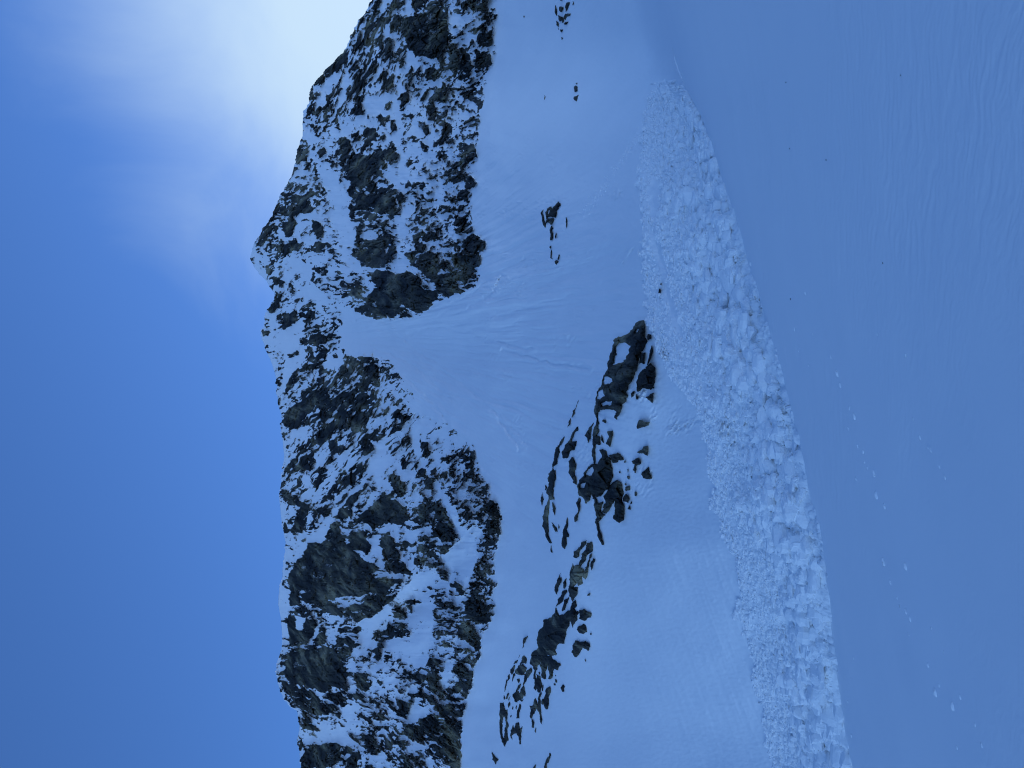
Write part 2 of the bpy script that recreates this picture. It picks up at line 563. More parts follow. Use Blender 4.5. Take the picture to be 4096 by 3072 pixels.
Z(900, 800, """
.04: 740,100 840,130 900,230 920,330 880,370 830,290 800,200 740,170
.09: 430,420 540,420 640,500 640,600 700,680 800,760 870,760 880,800 800,790 640,760 540,660 440,600 360,560 360,470
.03: 1210,490 1240,440 1310,440 1340,420 1350,480 1300,560 1220,530
.0: 880,780 960,830 1100,870 1100,950 1000,1050 870,1100 870,900
.04: 440,960 560,880 590,900 560,1020 540,1100 440,1140 330,1080 310,1020 340,960
.04: 430,1300 450,1180 540,1150 610,1130 560,1210 480,1300 440,1420 420,1520 400,1500
.12: 1250,130 1390,100 1400,200 1380,280 1350,380 1300,420 1250,300
.04: 720,1180 850,1100 870,1200 800,1250 720,1230
.1: 1000,160 970,220 950,330 900,300 900,160
.25: 560,100 740,60 820,280 900,420 960,500 900,640 800,560 640,420 560,240
.3: 800,440 960,460 1080,540 1040,680 940,760 900,700 860,600
.68: 370,20 540,0 540,120 500,200 500,270 440,270 400,200 350,250 300,300 240,380 220,340 260,250 310,150 350,80
.95: 430,170 500,160 500,270 440,275
.68: 320,290 530,280 540,340 480,400 400,400 340,360
.95: 640,140 720,180 720,270 670,280 640,200
.72: 660,290 730,320 740,400 680,420 650,380
.95: 300,470 350,520 340,550 300,540
.95: 185,440 225,460 220,480 190,460
.72: 230,520 300,540 290,560 230,530
.9: 650,510 720,500 770,520 750,560 690,560
.6: 650,440 700,430 790,490 700,500
.82: 920,0 1260,0 1250,110 1180,160 1080,180 980,160 910,110 940,20
.9: 970,220 1010,230 1000,280 1100,300 1200,260 1240,300 1200,340 1100,350 1180,380 1200,440 1170,490 1080,500 1000,490 970,440 930,410 940,370 980,320 960,280
.95: 1000,400 1180,380 1190,450 1090,500 1000,480
.93: 1210,340 1250,340 1260,380 1230,410
.94: 1080,560 1140,530 1200,530 1260,560 1330,530 1400,540 1450,600 1440,640 1520,660 1555,720 1540,770 1500,810 1440,830 1400,820 1370,800 1300,770 1280,830 1240,860 1150,860 1000,850 950,800 1040,760 1050,700 1100,660 1140,650 1080,600
.98: 1120,560 1200,540 1260,580 1400,560 1440,620 1300,650 1160,650
.98: 1380,670 1520,670 1550,730 1530,770 1420,770
.9: 930,650 990,640 1010,680 980,710 920,690
.9: 1340,400 1400,370 1500,370 1560,400 1580,470 1540,490 1560,540 1640,560 1700,590 1720,640 1750,660 1720,690 1650,730 1610,710 1560,680 1550,620 1480,560 1420,500 1360,480
.98: 1690,390 1780,400 1850,410 1890,430 1880,490 1850,510 1780,520 1700,500 1680,430
.99: 1760,310 1830,240 1870,280 1925,310 1910,350 1850,380 1790,370 1750,350
.88: 1690,310 1740,320 1720,400 1690,380
.72: 1720,520 1850,520 1890,560 1840,640 1780,630 1730,590
.68: 1410,230 1560,250 1560,360 1400,370 1390,290
.85: 1690,120 1750,110 1790,150 1700,190
.62: 1680,220 1760,190 1840,190 1830,240 1720,260
.85: 1610,180 1640,180 1640,220
.92: 390,690 430,710 400,760 370,830 330,850 320,800 350,750
.5: 430,740 500,730 490,790 420,800
.86: 370,870 430,820 500,840 510,900 490,930 430,920 360,910
.7: 300,850 330,860 310,920 290,890
.97: 265,955 310,960 320,1000 275,1005
.8: 610,800 670,830 640,880 630,980 590,1000 590,900
.42: 690,830 800,820 800,880 860,930 870,960 800,960 700,920
.66: 550,1020 640,990 720,1000 840,1000 860,1010 760,1040 660,1050 600,1080 560,1060
.7: 610,1180 700,1120 750,1080 750,1160 700,1230 760,1260 700,1300 640,1280 600,1240
.8: 800,1130 840,1120 830,1170 790,1160
.6: 500,1300 560,1230 640,1270 600,1340 520,1360
.72: 940,1090 1000,1070 1060,1110 1110,1190 1130,1290 1120,1400 1100,1500 1050,1659 430,1659 480,1590 560,1480 600,1420 660,1350 780,1340 860,1240 900,1150
.82: 840,1280 1000,1250 1130,1290 1100,1480 900,1500 800,1400
.98: 470,1530 590,1470 610,1520 540,1600 480,1620
.33: 1100,1150 1250,1180 1260,1260 1320,1400 1390,1450 1390,1540 1300,1600 1200,1659 1100,1659 1150,1400
.9: 860,1100 900,1080 930,1100 880,1160
.8: 370,1340 420,1340 420,1380 380,1380
""")
Z(1000, 1500, """
.04: 880,470 1010,520 1040,580 1020,680 960,760 900,740 850,760 900,640 930,580
.03: 1200,400 1250,330 1250,480 1260,580 1300,680 1350,780 1420,860 1530,1010 1560,1130 1650,1200 1680,1320 1640,1440 1560,1500 1430,1440 1420,1350 1480,1260 1540,1230 1510,1140 1440,990 1390,870 1330,790 1260,640 1200,560 1180,450
.12: 1250,320 1340,220 1410,290 1400,340 1470,380 1460,460 1570,460 1640,540 1540,560 1400,620 1320,620 1330,540 1260,480
.02: 640,1020 710,960 760,890 870,770 820,800 740,860 690,930 600,1010
.04: 380,1250 500,1140 580,1040 540,1130 590,1100 540,1220 480,1240 420,1300 340,1390 320,1360 350,1290
.03: 910,1190 960,1180 960,1290 990,1420 970,1440 930,1340 900,1270 870,1240
.25: 1050,1100 1090,1110 1110,1250 1170,1340 1200,1460 1130,1380 1070,1230
.1: 360,860 420,860 450,920 380,920
.25: 1180,960 1220,1100 1230,1200 1220,1350 1190,1380 1170,1270 1150,1100 1170,1050
.1: 1480,880 1600,860 1700,900 1560,930
.1: 270,500 350,460 340,520 280,590
.1: 830,1010 900,870 940,780 980,780 900,950 850,1040
.97: 240,310 300,230 420,180 420,260 350,330 360,370 310,410 250,370
.9: 230,430 270,420 260,490 240,480
.85: 430,250 500,190 480,260 430,290
.7: 460,40 700,0 940,0 960,80 900,200 900,300 800,420 700,400 600,440 500,520 480,440 520,380 600,280 540,220 600,120
.92: 880,100 950,110 930,190 890,190
.95: 500,410 620,380 600,460 520,520 480,500
.88: 760,100 840,110 880,250 780,260 740,200
.68: 250,680 310,620 420,480 480,470 460,560 480,620 400,700 340,720 300,800 250,780
.9: 380,640 470,580 500,640 420,700
.82: 230,830 300,880 380,930 440,970 330,970 250,930
.88: 500,690 570,680 570,750 530,780 480,860 460,800 500,760
.95: 580,610 600,600 610,650 570,670
.88: 580,480 640,480 640,570 600,580
.8: 650,520 700,510 690,570 650,600
.8: 730,480 780,480 760,540
.95: 1050,280 1100,250 1130,320 1050,330
.6: 830,480 910,510 900,600 830,600
.62: 580,850 680,830 640,920 590,920
.88: 740,720 780,740 760,830 730,800
.72: 800,660 840,670 820,720 790,700
.92: 730,900 800,860 800,920 720,970 690,990
.82: 640,990 750,960 760,1020 700,1060 650,1060
.85: 470,990 580,960 600,1030 520,1060 460,1050
.78: 330,990 420,1000 420,1080 390,1140 340,1120
.95: 1020,740 1100,730 1120,790 1150,860 1130,910 1080,890 1030,810
.96: 930,940 1000,890 1020,920 1080,920 1140,990 1180,1060 1100,1090 1000,1090 900,1120 810,1070 830,1020
.93: 1240,960 1290,950 1320,1000 1310,1060 1250,1040
.97: 1380,960 1430,990 1480,1050 1450,1080 1380,1060 1360,1000
.95: 1290,770 1340,750 1350,810 1310,830 1280,810
.93: 1260,680 1300,700 1290,760 1250,750
.82: 1190,790 1250,770 1260,820 1200,830
.94: 1370,1090 1470,1090 1510,1180 1500,1230 1400,1220 1360,1150
.85: 1200,620 1260,640 1220,690
.85: 1120,620 1150,640 1150,700 1120,690
.85: 1340,740 1400,730 1390,780
.85: 1400,720 1470,700 1490,730 1420,750
.96: 1580,660 1650,640 1640,690 1590,690
.85: 1560,600 1630,600 1600,630
.75: 1250,480 1310,510 1320,560 1280,590 1255,530
.95: 1740,960 1780,920 1820,960 1820,1030 1780,1050 1740,1020
.92: 1830,1020 1870,1070 1840,1060
.92: 1570,1040 1640,1050 1640,1075 1580,1070
.72: 1700,1060 1830,1070 1850,1130 1830,1280 1740,1300 1700,1250 1750,1220 1690,1150 1670,1100
.6: 1590,930 1680,920 1650,1000 1590,970
.65: 1680,820 1750,850 1750,890 1700,870
.95: 560,1180 600,1100 650,1130 700,1230 790,1310 850,1370 940,1420 870,1480 1000,1500 1120,1510 1030,1570 1000,1620 900,1600 560,1659 420,1659 400,1600 300,1560 290,1480 320,1440 400,1330 470,1300 530,1260
.92: 740,1150 830,1140 870,1230 900,1280 860,1320 780,1290 720,1250
.92: 950,1170 1030,1150 1060,1230 1100,1320 1130,1380 1200,1480 1120,1460 1000,1440 980,1330 950,1250
.82: 880,1120 960,1130 960,1170 900,1200
.8: 1220,1330 1300,1340 1350,1320 1410,1370 1390,1420 1300,1420 1200,1400
.66: 1240,1260 1400,1250 1500,1250 1440,1320 1300,1330 1220,1310
.5: 1230,1150 1380,1120 1360,1220 1240,1230
.72: 1690,1350 1750,1370 1770,1430 1700,1420
.82: 1650,1440 1780,1440 1770,1480 1670,1520
.72: 1660,1520 1800,1540 1770,1620 1700,1659 1600,1659 1620,1590
.86: 1470,1540 1530,1520 1590,1600 1560,1620 1500,1580
.1: 1300,1350 1360,1340 1360,1390 1310,1390
.02: 240,1290 265,1290 260,1420 245,1540 220,1600 215,1560
""")
Z(1000, 2172, """
.03: 780,690 840,600 900,560 1000,460 1120,350 1200,240 1330,200 1400,250 1280,340 1180,420 1060,480 980,580 900,640 900,720 1000,720 1180,690 1160,600 1220,440 1330,430 1350,600 1330,800 1290,920 1200,900 1100,860 1000,800 980,760 960,860 890,760 830,820 760,820 800,740
.04: 1440,190 1640,100 1650,200 1600,330 1520,280 1450,300
.02: 200,330 290,340 290,500 250,560 200,540
.2: 560,630 620,580 650,640 620,760 560,790
.2: 860,820 900,1000 900,1150 1000,1120 1050,1000 1130,960 1080,860 980,880
.06: 500,1370 700,1400 780,1490 600,1470 470,1470 400,1500 400,1420
.12: 810,1540 880,1560 1050,1620 1040,1659 830,1659
.04: 1180,1200 1320,1210 1310,1280 1230,1310 1150,1330
.08: 690,930 760,860 780,1100 740,1090
.08: 1440,870 1500,880 1480,1000 1430,1000
.95: 430,0 680,0 720,70 820,120 950,190 900,230 860,240 1000,290 1140,280 1050,310 1000,380 900,360 800,400 700,390 560,390 420,370 300,330 275,280 320,160 390,80
.88: 380,380 560,390 580,430 660,470 820,450 900,390 990,400 980,480 920,540 800,580 720,580 660,540 560,510 480,460 400,440
.82: 280,380 350,390 380,440 320,450 290,420
.6: 300,450 380,440 440,520 420,560 300,500
.93: 290,530 330,540 340,640 380,640 410,560 490,580 480,650 420,740 360,780 300,760 280,660 265,580
.7: 520,600 560,640 540,720 480,760 440,760 490,680 510,620
.6: 660,590 780,600 790,640 810,770 740,790 640,700
.96: 290,790 440,780 560,770 640,800 640,880 700,920 720,1000 700,1080 600,1060 540,1100 420,1060 300,1040 250,960 270,880 280,830
.88: 640,780 750,780 740,830 650,830
.8: 230,1010 330,1070 450,1090 560,1180 640,1200 660,1270 520,1270 420,1250 330,1220 260,1160
.8: 560,1100 660,1100 720,1180 700,1220 620,1170
.96: 780,990 860,1000 890,1060 850,1100 790,1060
.85: 760,1100 840,1130 840,1150 770,1120
.86: 380,1310 440,1300 500,1360 540,1400 440,1380 380,1370
.9: 365,1430 390,1440 390,1495 360,1490
.92: 460,1490 560,1480 640,1480 720,1500 800,1530 800,1659 700,1659 740,1560 680,1560 640,1640 560,1659 370,1659 370,1570
.98: 900,770 950,770 970,820 950,870 920,840
.9: 930,730 970,720 990,770 940,770
.75: 1020,570 1090,580 1130,620 1140,660 1080,690 1000,680 950,680 1010,620
.82: 1100,500 1150,520 1160,570 1100,580 1060,540
.82: 1160,460 1210,490 1190,520
.62: 1380,390 1440,400 1520,480 1540,560 1440,600 1380,560 1400,480
.93: 1590,430 1640,390 1700,410 1740,470 1770,530 1780,570 1740,600 1660,580 1600,540 1580,480
.93: 1590,590 1660,640 1700,710 1710,780 1650,790 1560,680 1530,640
.9: 1440,590 1510,570 1490,610
.82: 1500,790 1580,780 1700,830 1680,870 1640,920 1560,880 1510,850
.58: 1320,790 1400,820 1420,880 1380,940 1310,880
.95: 1510,900 1560,890 1640,960 1650,1000 1560,1000 1500,950
.83: 1540,1010 1660,1020 1660,1070 1600,1100 1500,1080
.85: 1300,940 1370,950 1400,1010 1340,1060 1290,1000
.78: 1400,1060 1540,1080 1620,1120 1600,1150 1500,1170 1390,1130 1310,1080
.92: 1290,1120 1350,1130 1380,1190 1310,1180
.88: 1380,1200 1500,1190 1600,1180 1610,1230 1530,1280 1450,1290 1380,1240
.76: 1330,1260 1450,1260 1520,1290 1580,1350 1550,1420 1560,1520 1550,1659 1480,1659 1300,1540 1180,1450 1110,1400 1130,1340 1250,1310
.82: 1140,980 1260,960 1270,1020 1170,1010
.5: 1140,1080 1270,1060 1280,1110 1160,1110
.86: 1090,1170 1160,1200 1150,1250 1100,1240
.8: 1030,1160 1080,1160 1050,1200
.6: 800,1380 940,1450 1000,1500 1050,1560 900,1560 820,1480
.8: 1000,1440 1050,1500 1050,1530 990,1520
.8: 860,1600 920,1659 850,1659
.04: 340,530 410,560 390,630 340,640
.1: 490,590 515,600 500,690 450,750 420,750 470,670
""")

# raster of the wanted share of rock, 3 px cells
RX0, RY0, RS = 900.0, -60.0, 3.0
RNX, RNY = int((2200 - RX0) / RS), int((3140 - RY0) / RS)


def inside(poly, X, Y):
    c = np.zeros(X.shape, bool)
    n = len(poly)
    j = n - 1
    for i in range(n):
        xi, yi = poly[i]; xj, yj = poly[j]
        if yi != yj:
            c ^= ((yi > Y) != (yj > Y)) & (X < (xj - xi) * (Y - yi) / (yj - yi) + xi)
        j = i
    return c


gx = RX0 + np.arange(RNX) * RS; gy = RY0 + np.arange(RNY) * RS
RXX, RYY = np.meshgrid(gx, gy)
DENS = 0.37 + 0.22 * fbm(RXX / 150, RYY / 150, 61, 3) + 0.08 * gauss(RXX, RYY, 1900, 200, 120, 300)
DENS = np.clip(DENS, 0.1, 0.6)
for d, poly in P:
    x0, y0 = poly.min(0); x1, y1 = poly.max(0)
    i0 = max(0, int((x0 - RX0) / RS) - 1); i1 = min(RNX, int((x1 - RX0) / RS) + 2)
    j0 = max(0, int((y0 - RY0) / RS) - 1); j1 = min(RNY, int((y1 - RY0) / RS) + 2)
    if i1 <= i0 or j1 <= j0:
        continue
    msk = inside(poly, RXX[j0:j1, i0:i1], RYY[j0:j1, i0:i1])
    DENS[j0:j1, i0:i1][msk] = d


def blur(a, k):
    w = np.hanning(2 * k + 3)[1:-1]; w /= w.sum()
    p = np.pad(a, ((k, k), (0, 0)), mode='edge')
    a = sum(w[i] * p[i:i + a.shape[0]] for i in range(2 * k + 1))
    p = np.pad(a, ((0, 0), (k, k)), mode='edge')
    return sum(w[i] * p[:, i:i + a.shape[1]] for i in range(2 * k + 1))


DENS = blur(DENS, 1)


def density(X, Y):
    u = np.clip((X - RX0) / RS, 0, RNX - 1.001); v = np.clip((Y - RY0) / RS, 0, RNY - 1.001)
    i = u.astype(int); j = v.astype(int); fu = u - i; fv = v - j
    a = DENS[j, i] * (1 - fu) + DENS[j, i + 1] * fu
    b = DENS[j + 1, i] * (1 - fu) + DENS[j + 1, i + 1] * fu
    return a * (1 - fv) + b * fv


# ------------------------------------------------------------------ the mountain
def columns(lo, hi, step_in, step_out, a=-40, b=3112):
    return np.concatenate([np.arange(lo, a, step_out), np.arange(a, b, step_in), np.arange(b, hi, step_out)])


YC = columns(-900, 3990, 2.5, 12)
X_SEAM = 2110.0
NR = 440
ridge = f_ridge(YC)
rough_r = smooth(0.25, 0.6, density(ridge + 12, YC))
ridge = ridge + (fbm(YC / 22, YC * 0 + 3.1, 71, 3) * 9 + np.abs(perlin(YC / 9, YC * 0 + 1.7, 72)) * -5) * (0.12 + 0.88 * rough_r)
tt = np.linspace(0, 1, NR)
MX = ridge[None, :] + tt[:, None] * (X_SEAM - ridge[None, :])
MY = np.broadcast_to(YC[None, :], MX.shape).copy()

STREAKS = [  # angle in the photo, stretch, where
    (115, 3.4, [(1420, 250, 190, 240)]),
    (132, 3.4, [(1420, 1790, 300, 260), (1300, 1650, 200, 160)]),
    (4, 2.6, [(1350, 2440, 340, 330), (1520, 2090, 170, 140), (1450, 1040, 170, 260), (1660, 1180, 240, 140), (1780, 2450, 120, 250)]),
    (30, 2.8, [(1730, 2900, 280, 230), (1290, 2840, 260, 130)]),
    (148, 1.5, None)]


def rock_fields(X, Y):
    num = np.zeros(X.shape); den = np.zeros(X.shape); fac = np.zeros(X.shape); wsum = np.zeros(X.shape)
    wx = fbm(X / 60, Y / 60, 81, 2) * 14; wy = fbm(X / 60, Y / 60, 85, 2) * 14
    Xw = X + wx + perlin(X / 9, Y / 9, 88) * 1.2; Yw = Y + wy + perlin(X / 9, Y / 9, 89) * 1.2
    for k, (ang, an, wh) in enumerate(STREAKS):
        if wh is None:
            w = np.full(X.shape, 0.3)
        else:
            w = np.zeros(X.shape)
            for c in wh:
                w = np.maximum(w, gauss(X, Y, *c))
        sel = w > 0.03
        c, s = math.cos(math.radians(ang)), math.sin(math.radians(ang))
        u = (Xw[sel] * c + Yw[sel] * s); v = (-Xw[sel] * s + Yw[sel] * c)
        f1, f2, r1, *_ = worley(u / (25 * an ** 0.6), v / (25 / an ** 0.4), 100 + k)
        g1, g2, r2, *_ = worley(u / (11 * an ** 0.7), v / (11 / an ** 0.3), 110 + k)
        e1, e2_, r3, *_ = worley(u / (6.5 * an ** 0.8), v / (6.5 / an ** 0.2), 115 + k)
        b1, b2, r0, *_ = worley(u / (60 * an ** 0.5), v / (60 / an ** 0.5), 118 + k)
        mixs = smooth(-0.35, 0.15, fbm(u / 110, v / 90, 119 + k, 2))
        n = (1 - mixs) * (0.75 * (r0 - 0.5) + 0.70 * (r1 - 0.5) + 0.40 * (r2 - 0.5)) + mixs * (0.45 * (r1 - 0.5) + 0.80 * (r2 - 0.5) + 0.70 * (r3 - 0.5))
        n = n + 0.55 * smooth(0.10, 0.0, np.abs(perlin(u / (70 * an), v / 17, 140 + k) + 0.25 * perlin(u / (18 * an), v / 8, 143 + k))) * smooth(-0.1, 0.3, perlin(u / 120, v / 90, 146 + k))
        n = n + 0.55 * fbm(u / (75 * an), v / 60, 120 + 7 * k, 3) + 0.50 * fbm(u / (20 * an), v / 12, 130 + 7 * k, 4, 0.72)
        ff, gap = facets(u / (42 * an ** 0.8), v / 32, 150 + k)
        fs, gs = facets(u / (11 * an), v / 8, 160 + k)
        fac[sel] += w[sel] * (ff * 0.8 + fs * 0.28 + np.where(gap < 0.07, -0.35, 0) - 0.15 * np.abs(perlin(u / (60 * an), v / 7.0, 165 + k)))
        num[sel] += w[sel] * n; den[sel] += w[sel] ** 2; wsum[sel] += w[sel]
    return uniformize(num / np.sqrt(den)), fac / wsum


def polyline_dist(pts, X, Y):
    d = np.full(X.shape, 1e9)
    for (ax, ay), (bx_, by_) in zip(pts[:-1], pts[1:]):
        vx, vy = bx_ - ax, by_ - ay
        t = np.clip(((X - ax) * vx + (Y - ay) * vy) / (vx * vx + vy * vy), 0, 1)
        d = np.minimum(d, np.hypot(X - ax - t * vx, Y - ay - t * vy))
    return d


GROOVES = [((1540, 1285), (1578, 1306), (1624, 1370), (1689, 1417), (1782, 1472), (1880, 1500)), ((1460, 1300), (1568, 1333), (1624, 1370)),
           ((1633, 1333), (1726, 1306), (1865, 1324), (2004, 1370), (2120, 1400)), ((1500, 1390), (1600, 1430), (1700, 1500), (1800, 1590)),
           ((1720, 1240), (1800, 1215), (1890, 1180), (1960, 1120)), ((1760, 1265), (1860, 1240), (1950, 1190), (2010, 1110)),
           ((1690, 1440), (1840, 1530), (1980, 1650), (2080, 1800)), ((1620, 1500), (1740, 1620), (1830, 1760)), ((2010, 1400), (2200, 1450), (2350, 1470))]


def slope_relief(X, Y):
    ang = np.arctan2(Y - 1350, X - 1250); rr = np.hypot(Y - 1350, X - 1250)
    fan = smooth(60, 260, rr) * smooth(1500, 700, rr) * smooth(1.15, 0.6, np.abs(ang))
    hh = fan * (0.42 * np.abs(perlin(ang * 9 + 0.5 * perlin(rr / 160, ang * 3, 199), rr / 900, 201)) + 0.30 * np.abs(perlin(ang * 26 + 0.4 * perlin(rr / 90, ang * 9, 198), rr / 420, 204)) + 0.16 * fbm(ang * 60, rr / 200, 206, 3))
    c = (X * 0.83 + Y * 0.55); a_ = (-X * 0.55 + Y * 0.83)
    right = smooth(1500, 700, Y)
    hh = hh + right * (0.05 * fbm(c / 26, a_ / 240, 211, 3) + 0.03 * fbm(c / 9, a_ / 70, 215, 2))
    c2 = (X * 0.93 - Y * 0.36); a2 = (X * 0.36 + Y * 0.93)
    left = smooth(1700, 2300, Y) * smooth(2350, 2600, X)
    hh = hh + left * (0.05 * fbm(c2 / 30, a2 / 500, 221, 3))
    # small rough patches that the slide left
    pat = smooth(0.15, 0.5, fbm(X / 120, Y / 160, 225, 3)) * smooth(2000, 1200, np.abs(Y - 1300) + 900)
    hh = hh + pat * 0.16 * fbm(c / 9, a_ / 30, 231, 3)
    lump = fan * smooth(0.0, 0.4, fbm(X / 90, Y / 110, 247, 3))
    hh = hh + lump * (0.16 * fbm(X / 13, Y / 11, 251, 3, 0.6) + 0.10 * np.abs(perlin(X / 22, Y / 16, 255)))
    hh = hh + 0.02 * fbm(X / 16, Y / 16, 235, 3)
    xw = X + 16 * fbm(X / 50, Y / 50, 241, 3); yw = Y + 16 * fbm(X / 50, Y / 50, 244, 3)
    near_g = (X > 1380) & (X < 2420) & (Y > 1000) & (Y < 1900)
    if near_g.any():
        gv_ = np.zeros(X.shape)
        for gi, g in enumerate(GROOVES):
            d_ = polyline_dist(g, xw[near_g], yw[near_g])
            gv_[near_g] += -0.20 * np.exp(-(d_ / 7.0) ** 2) + 0.10 * np.exp(-((d_ - 15) / 10.0) ** 2)
        hh = hh + gv_
    return hh * 3.0 + 0.5 * fbm(X / 300, Y / 300, 238, 2)



n_rock, fac_rock = rock_fields(MX, MY)
dens = density(MX + fbm(MX / 26, MY / 26, 91, 3) * 9, MY + fbm(MX / 26, MY / 26, 95, 3) * 9)
dens = np.where((MY < -40) | (MY > 3110), 0.45, dens)
xb = f_base(MY + fbm(MX / 30, MY / 30, 99, 4) * 34) + fbm(MX / 40, MY / 40, 97, 3) * 16
below = MX - xb
dens = dens - 1.4 * smooth(-6, 8, below)                       # nothing but snow under the foot of the rock
q = dens * 1.10 - 0.02 - n_rock
q = np.clip(q, -0.5, 0.6)
rockiness = smooth(-0.03, 0.05, q)
up_m = MX / 2958 * 230                                          # about metres down the face
h_rock = 0.35 + 2.0 * (1 - np.exp(-np.maximum(q, 0) / 0.22)) + fac_rock * 2.7
h_rock = 0.2 + h_rock * (0.4 + 0.6 * smooth(5, -90, below))
h_snow = 2.4 * fbm(MX / 80, MY / 70, 171, 3) + 0.5 * fbm(MX / 130, MY / 13, 178, 3) + 0.10 * fbm(MX / 14, MY / 14, 175, 2)
h_snow = h_snow + 0.5 * blur(rockiness, 5)                      # snow banks up against the rock
h = h_snow * (1 - rockiness) + np.maximum(h_rock, h_snow + 0.1) * rockiness
w_foot = smooth(16, -70, below) * smooth(2110, 2060, MX)
h = np.where(rockiness > 0.5, h, h * w_foot + slope_relief(MX, MY) * (1 - w_foot))
s_m = 1 / terrain_inv(MX, MY) - h * np.where(rockiness > 0.01, 1.25, 1.0)
WV = to_world(MX, MY, s_m)

# the far side of the ridge
rp = WV[0]
hd = rp[:, :2] / np.linalg.norm(rp[:, :2], axis=1, keepdims=True)
back = []
for dist, drop in ((220, 190), (90, 62), (28, 13), (6, 1.2)):
    b = rp.copy(); b[:, :2] += hd * dist; b[:, 2] -= drop * (1 + 0.2 * np.sin(YC / 90))
    back.append(b)
WVb = np.concatenate([np.stack(back), WV], 0)
nb = len(back)
rock_at = np.concatenate([np.full((nb, len(YC)), -0.3), q], 0)
verts = WVb.reshape(-1, 3)
quads = grid_quads(NR + nb, len(YC))[:, ::-1]
attr = {'rock': rock_at.ravel()}
# which faces belong to what: rock wall, peak, or the snow under them
fc_below = np.concatenate([np.full((nb, len(YC)), -999.0), MX - f_base(MY) - 30], 0)
fcB = fc_below[:-1, :-1].ravel() > 0
Yq = np.concatenate([np.broadcast_to(YC, (nb, len(YC))), MY], 0)[:-1, :-1].ravel()
Xq = np.concatenate([np.broadcast_to(ridge, (nb, len(YC))), MX], 0)[:-1, :-1].ravel()
split = np.interp(Xq, [900, 1060, 1200, 1400, 1700, 2110], [1330, 1345, 1370, 1370, 1320, 1250])
for nm, sel, lab in (
        ('mountain', (~fcB) & (Yq < split), 'steep dark peak flecked with snow, its crest against the bright glow'),
        ('mountain', (~fcB) & (Yq >= split), 'long jagged rock wall with tall dark buttresses under the blue sky')):
    v_, q_, a_ = compact(verts, quads[sel], attr)
    link(nm, make_mesh(nm, v_, q_, M_MOUNT, a_), None, lab, 'mountain', None, 'structure')

# ------------------------------------------------------------------ the snow bowl under the rock
NS = 340
XE = f_near_s(YC) + 170
ts = np.linspace(0, 1, NS)
SX = X_SEAM + ts[:, None] * (XE[None, :] - X_SEAM)
SY = np.broadcast_to(YC[None, :], SX.shape).copy()


s_s = 1 / terrain_inv(SX, SY) - slope_relief(SX, SY)
sv = to_world(SX, SY, s_s).reshape(-1, 3)
sq = grid_quads(NS, len(YC))[:, ::-1]
# join the snow that belongs to the mountain grid
v2, q2, _ = compact(verts, quads[fcB], attr)
v_all = np.concatenate([sv, v2]); q_all = np.concatenate([sq, q2 + len(sv)])
link('snow_slope', make_mesh('snow_slope', v_all, q_all, M_SLOPE), None,
     'open snow slope sweeping down from the rock faces to the avalanche debris', 'snow slope', None, 'structure')


def s_surface(X, Y):
    return 1 / terrain_inv(X, Y) - slope_relief(X, Y)


# ------------------------------------------------------------------ the near snow
YG = columns(-1100, 4200, 3.5, 14)
NG = 560
tg = np.linspace(0, 1, NG) ** 1.15
GX = f_near_s(YG)[None, :] + tg[:, None] * (5000 - f_near_s(YG)[None, :])
GY = np.broadcast_to(YG[None, :], GX.shape).copy()


def near_relief(x, y):
    wob = fbm(x / 1.1, y / 1.1, 301, 3) * 0.22
    dist = np.hypot(x, y)
    patch = smooth(-0.3, 0.25, fbm(x / 5.0 + 4, y / 4.0, 305, 3)) * (0.25 + 0.75 * smooth(-7, 3, x))
    al = (x - 1.2 * y) / 1.56; ac = (1.2 * x + y) / 1.56 + wob
    r1 = np.abs(fbm(al / 0.36, ac / 0.075, 309, 2)) * smooth(11, 5, dist)
    r2 = np.abs(fbm(al / 0.8, ac / 0.17, 312, 2)) * smooth(3, 8, dist) * smooth(26, 14, dist)
    r3 = np.abs(fbm(al / 2.0, ac / 0.5, 318, 2)) * smooth(10, 20, dist) * smooth(70, 40, dist)
    return patch * (-0.008 * r1 - 0.014 * r2 - 0.04 * r3) + 0.05 * fbm(x / 3.5, y / 3.0, 315, 3) * smooth(60, 20, y)


def s_near(X, Y):
    return np.minimum(s_plane(X, Y), 118.0)


g_s = np.minimum(s_near(GX, GY), f_slip(GY) * 1.002)
gv = to_world(GX, GY, g_s)
gv[..., 2] += near_relief(gv[..., 0], gv[..., 1])
e_c = np.minimum(np.arange(len(YG)), np.arange(len(YG))[::-1])[None, :] / 40.0   # the rim sinks into the wider hillside
e_r = np.arange(NG)[::-1][:, None] / 60.0
gv[..., 2] -= 0.12 * smooth(1, 0, np.minimum(e_c, 1)) * smooth(40, 12, gv[..., 1]) + 0.12 * smooth(1, 0, np.minimum(e_r, 1))
lipdrop = gv[0].copy(); lipdrop[:, 2] -= 1.6; lipdrop[:, 1] += 0.8
gv = np.concatenate([lipdrop[None], gv], 0)
link('snow_ground', make_mesh('snow_ground', gv.reshape(-1, 3), grid_quads(NG + 1, len(YG))[:, ::-1], M_NEAR), None,
     'smooth near snow slope with faint wind ripples, in front of the debris', 'snow ground', None, 'structure')
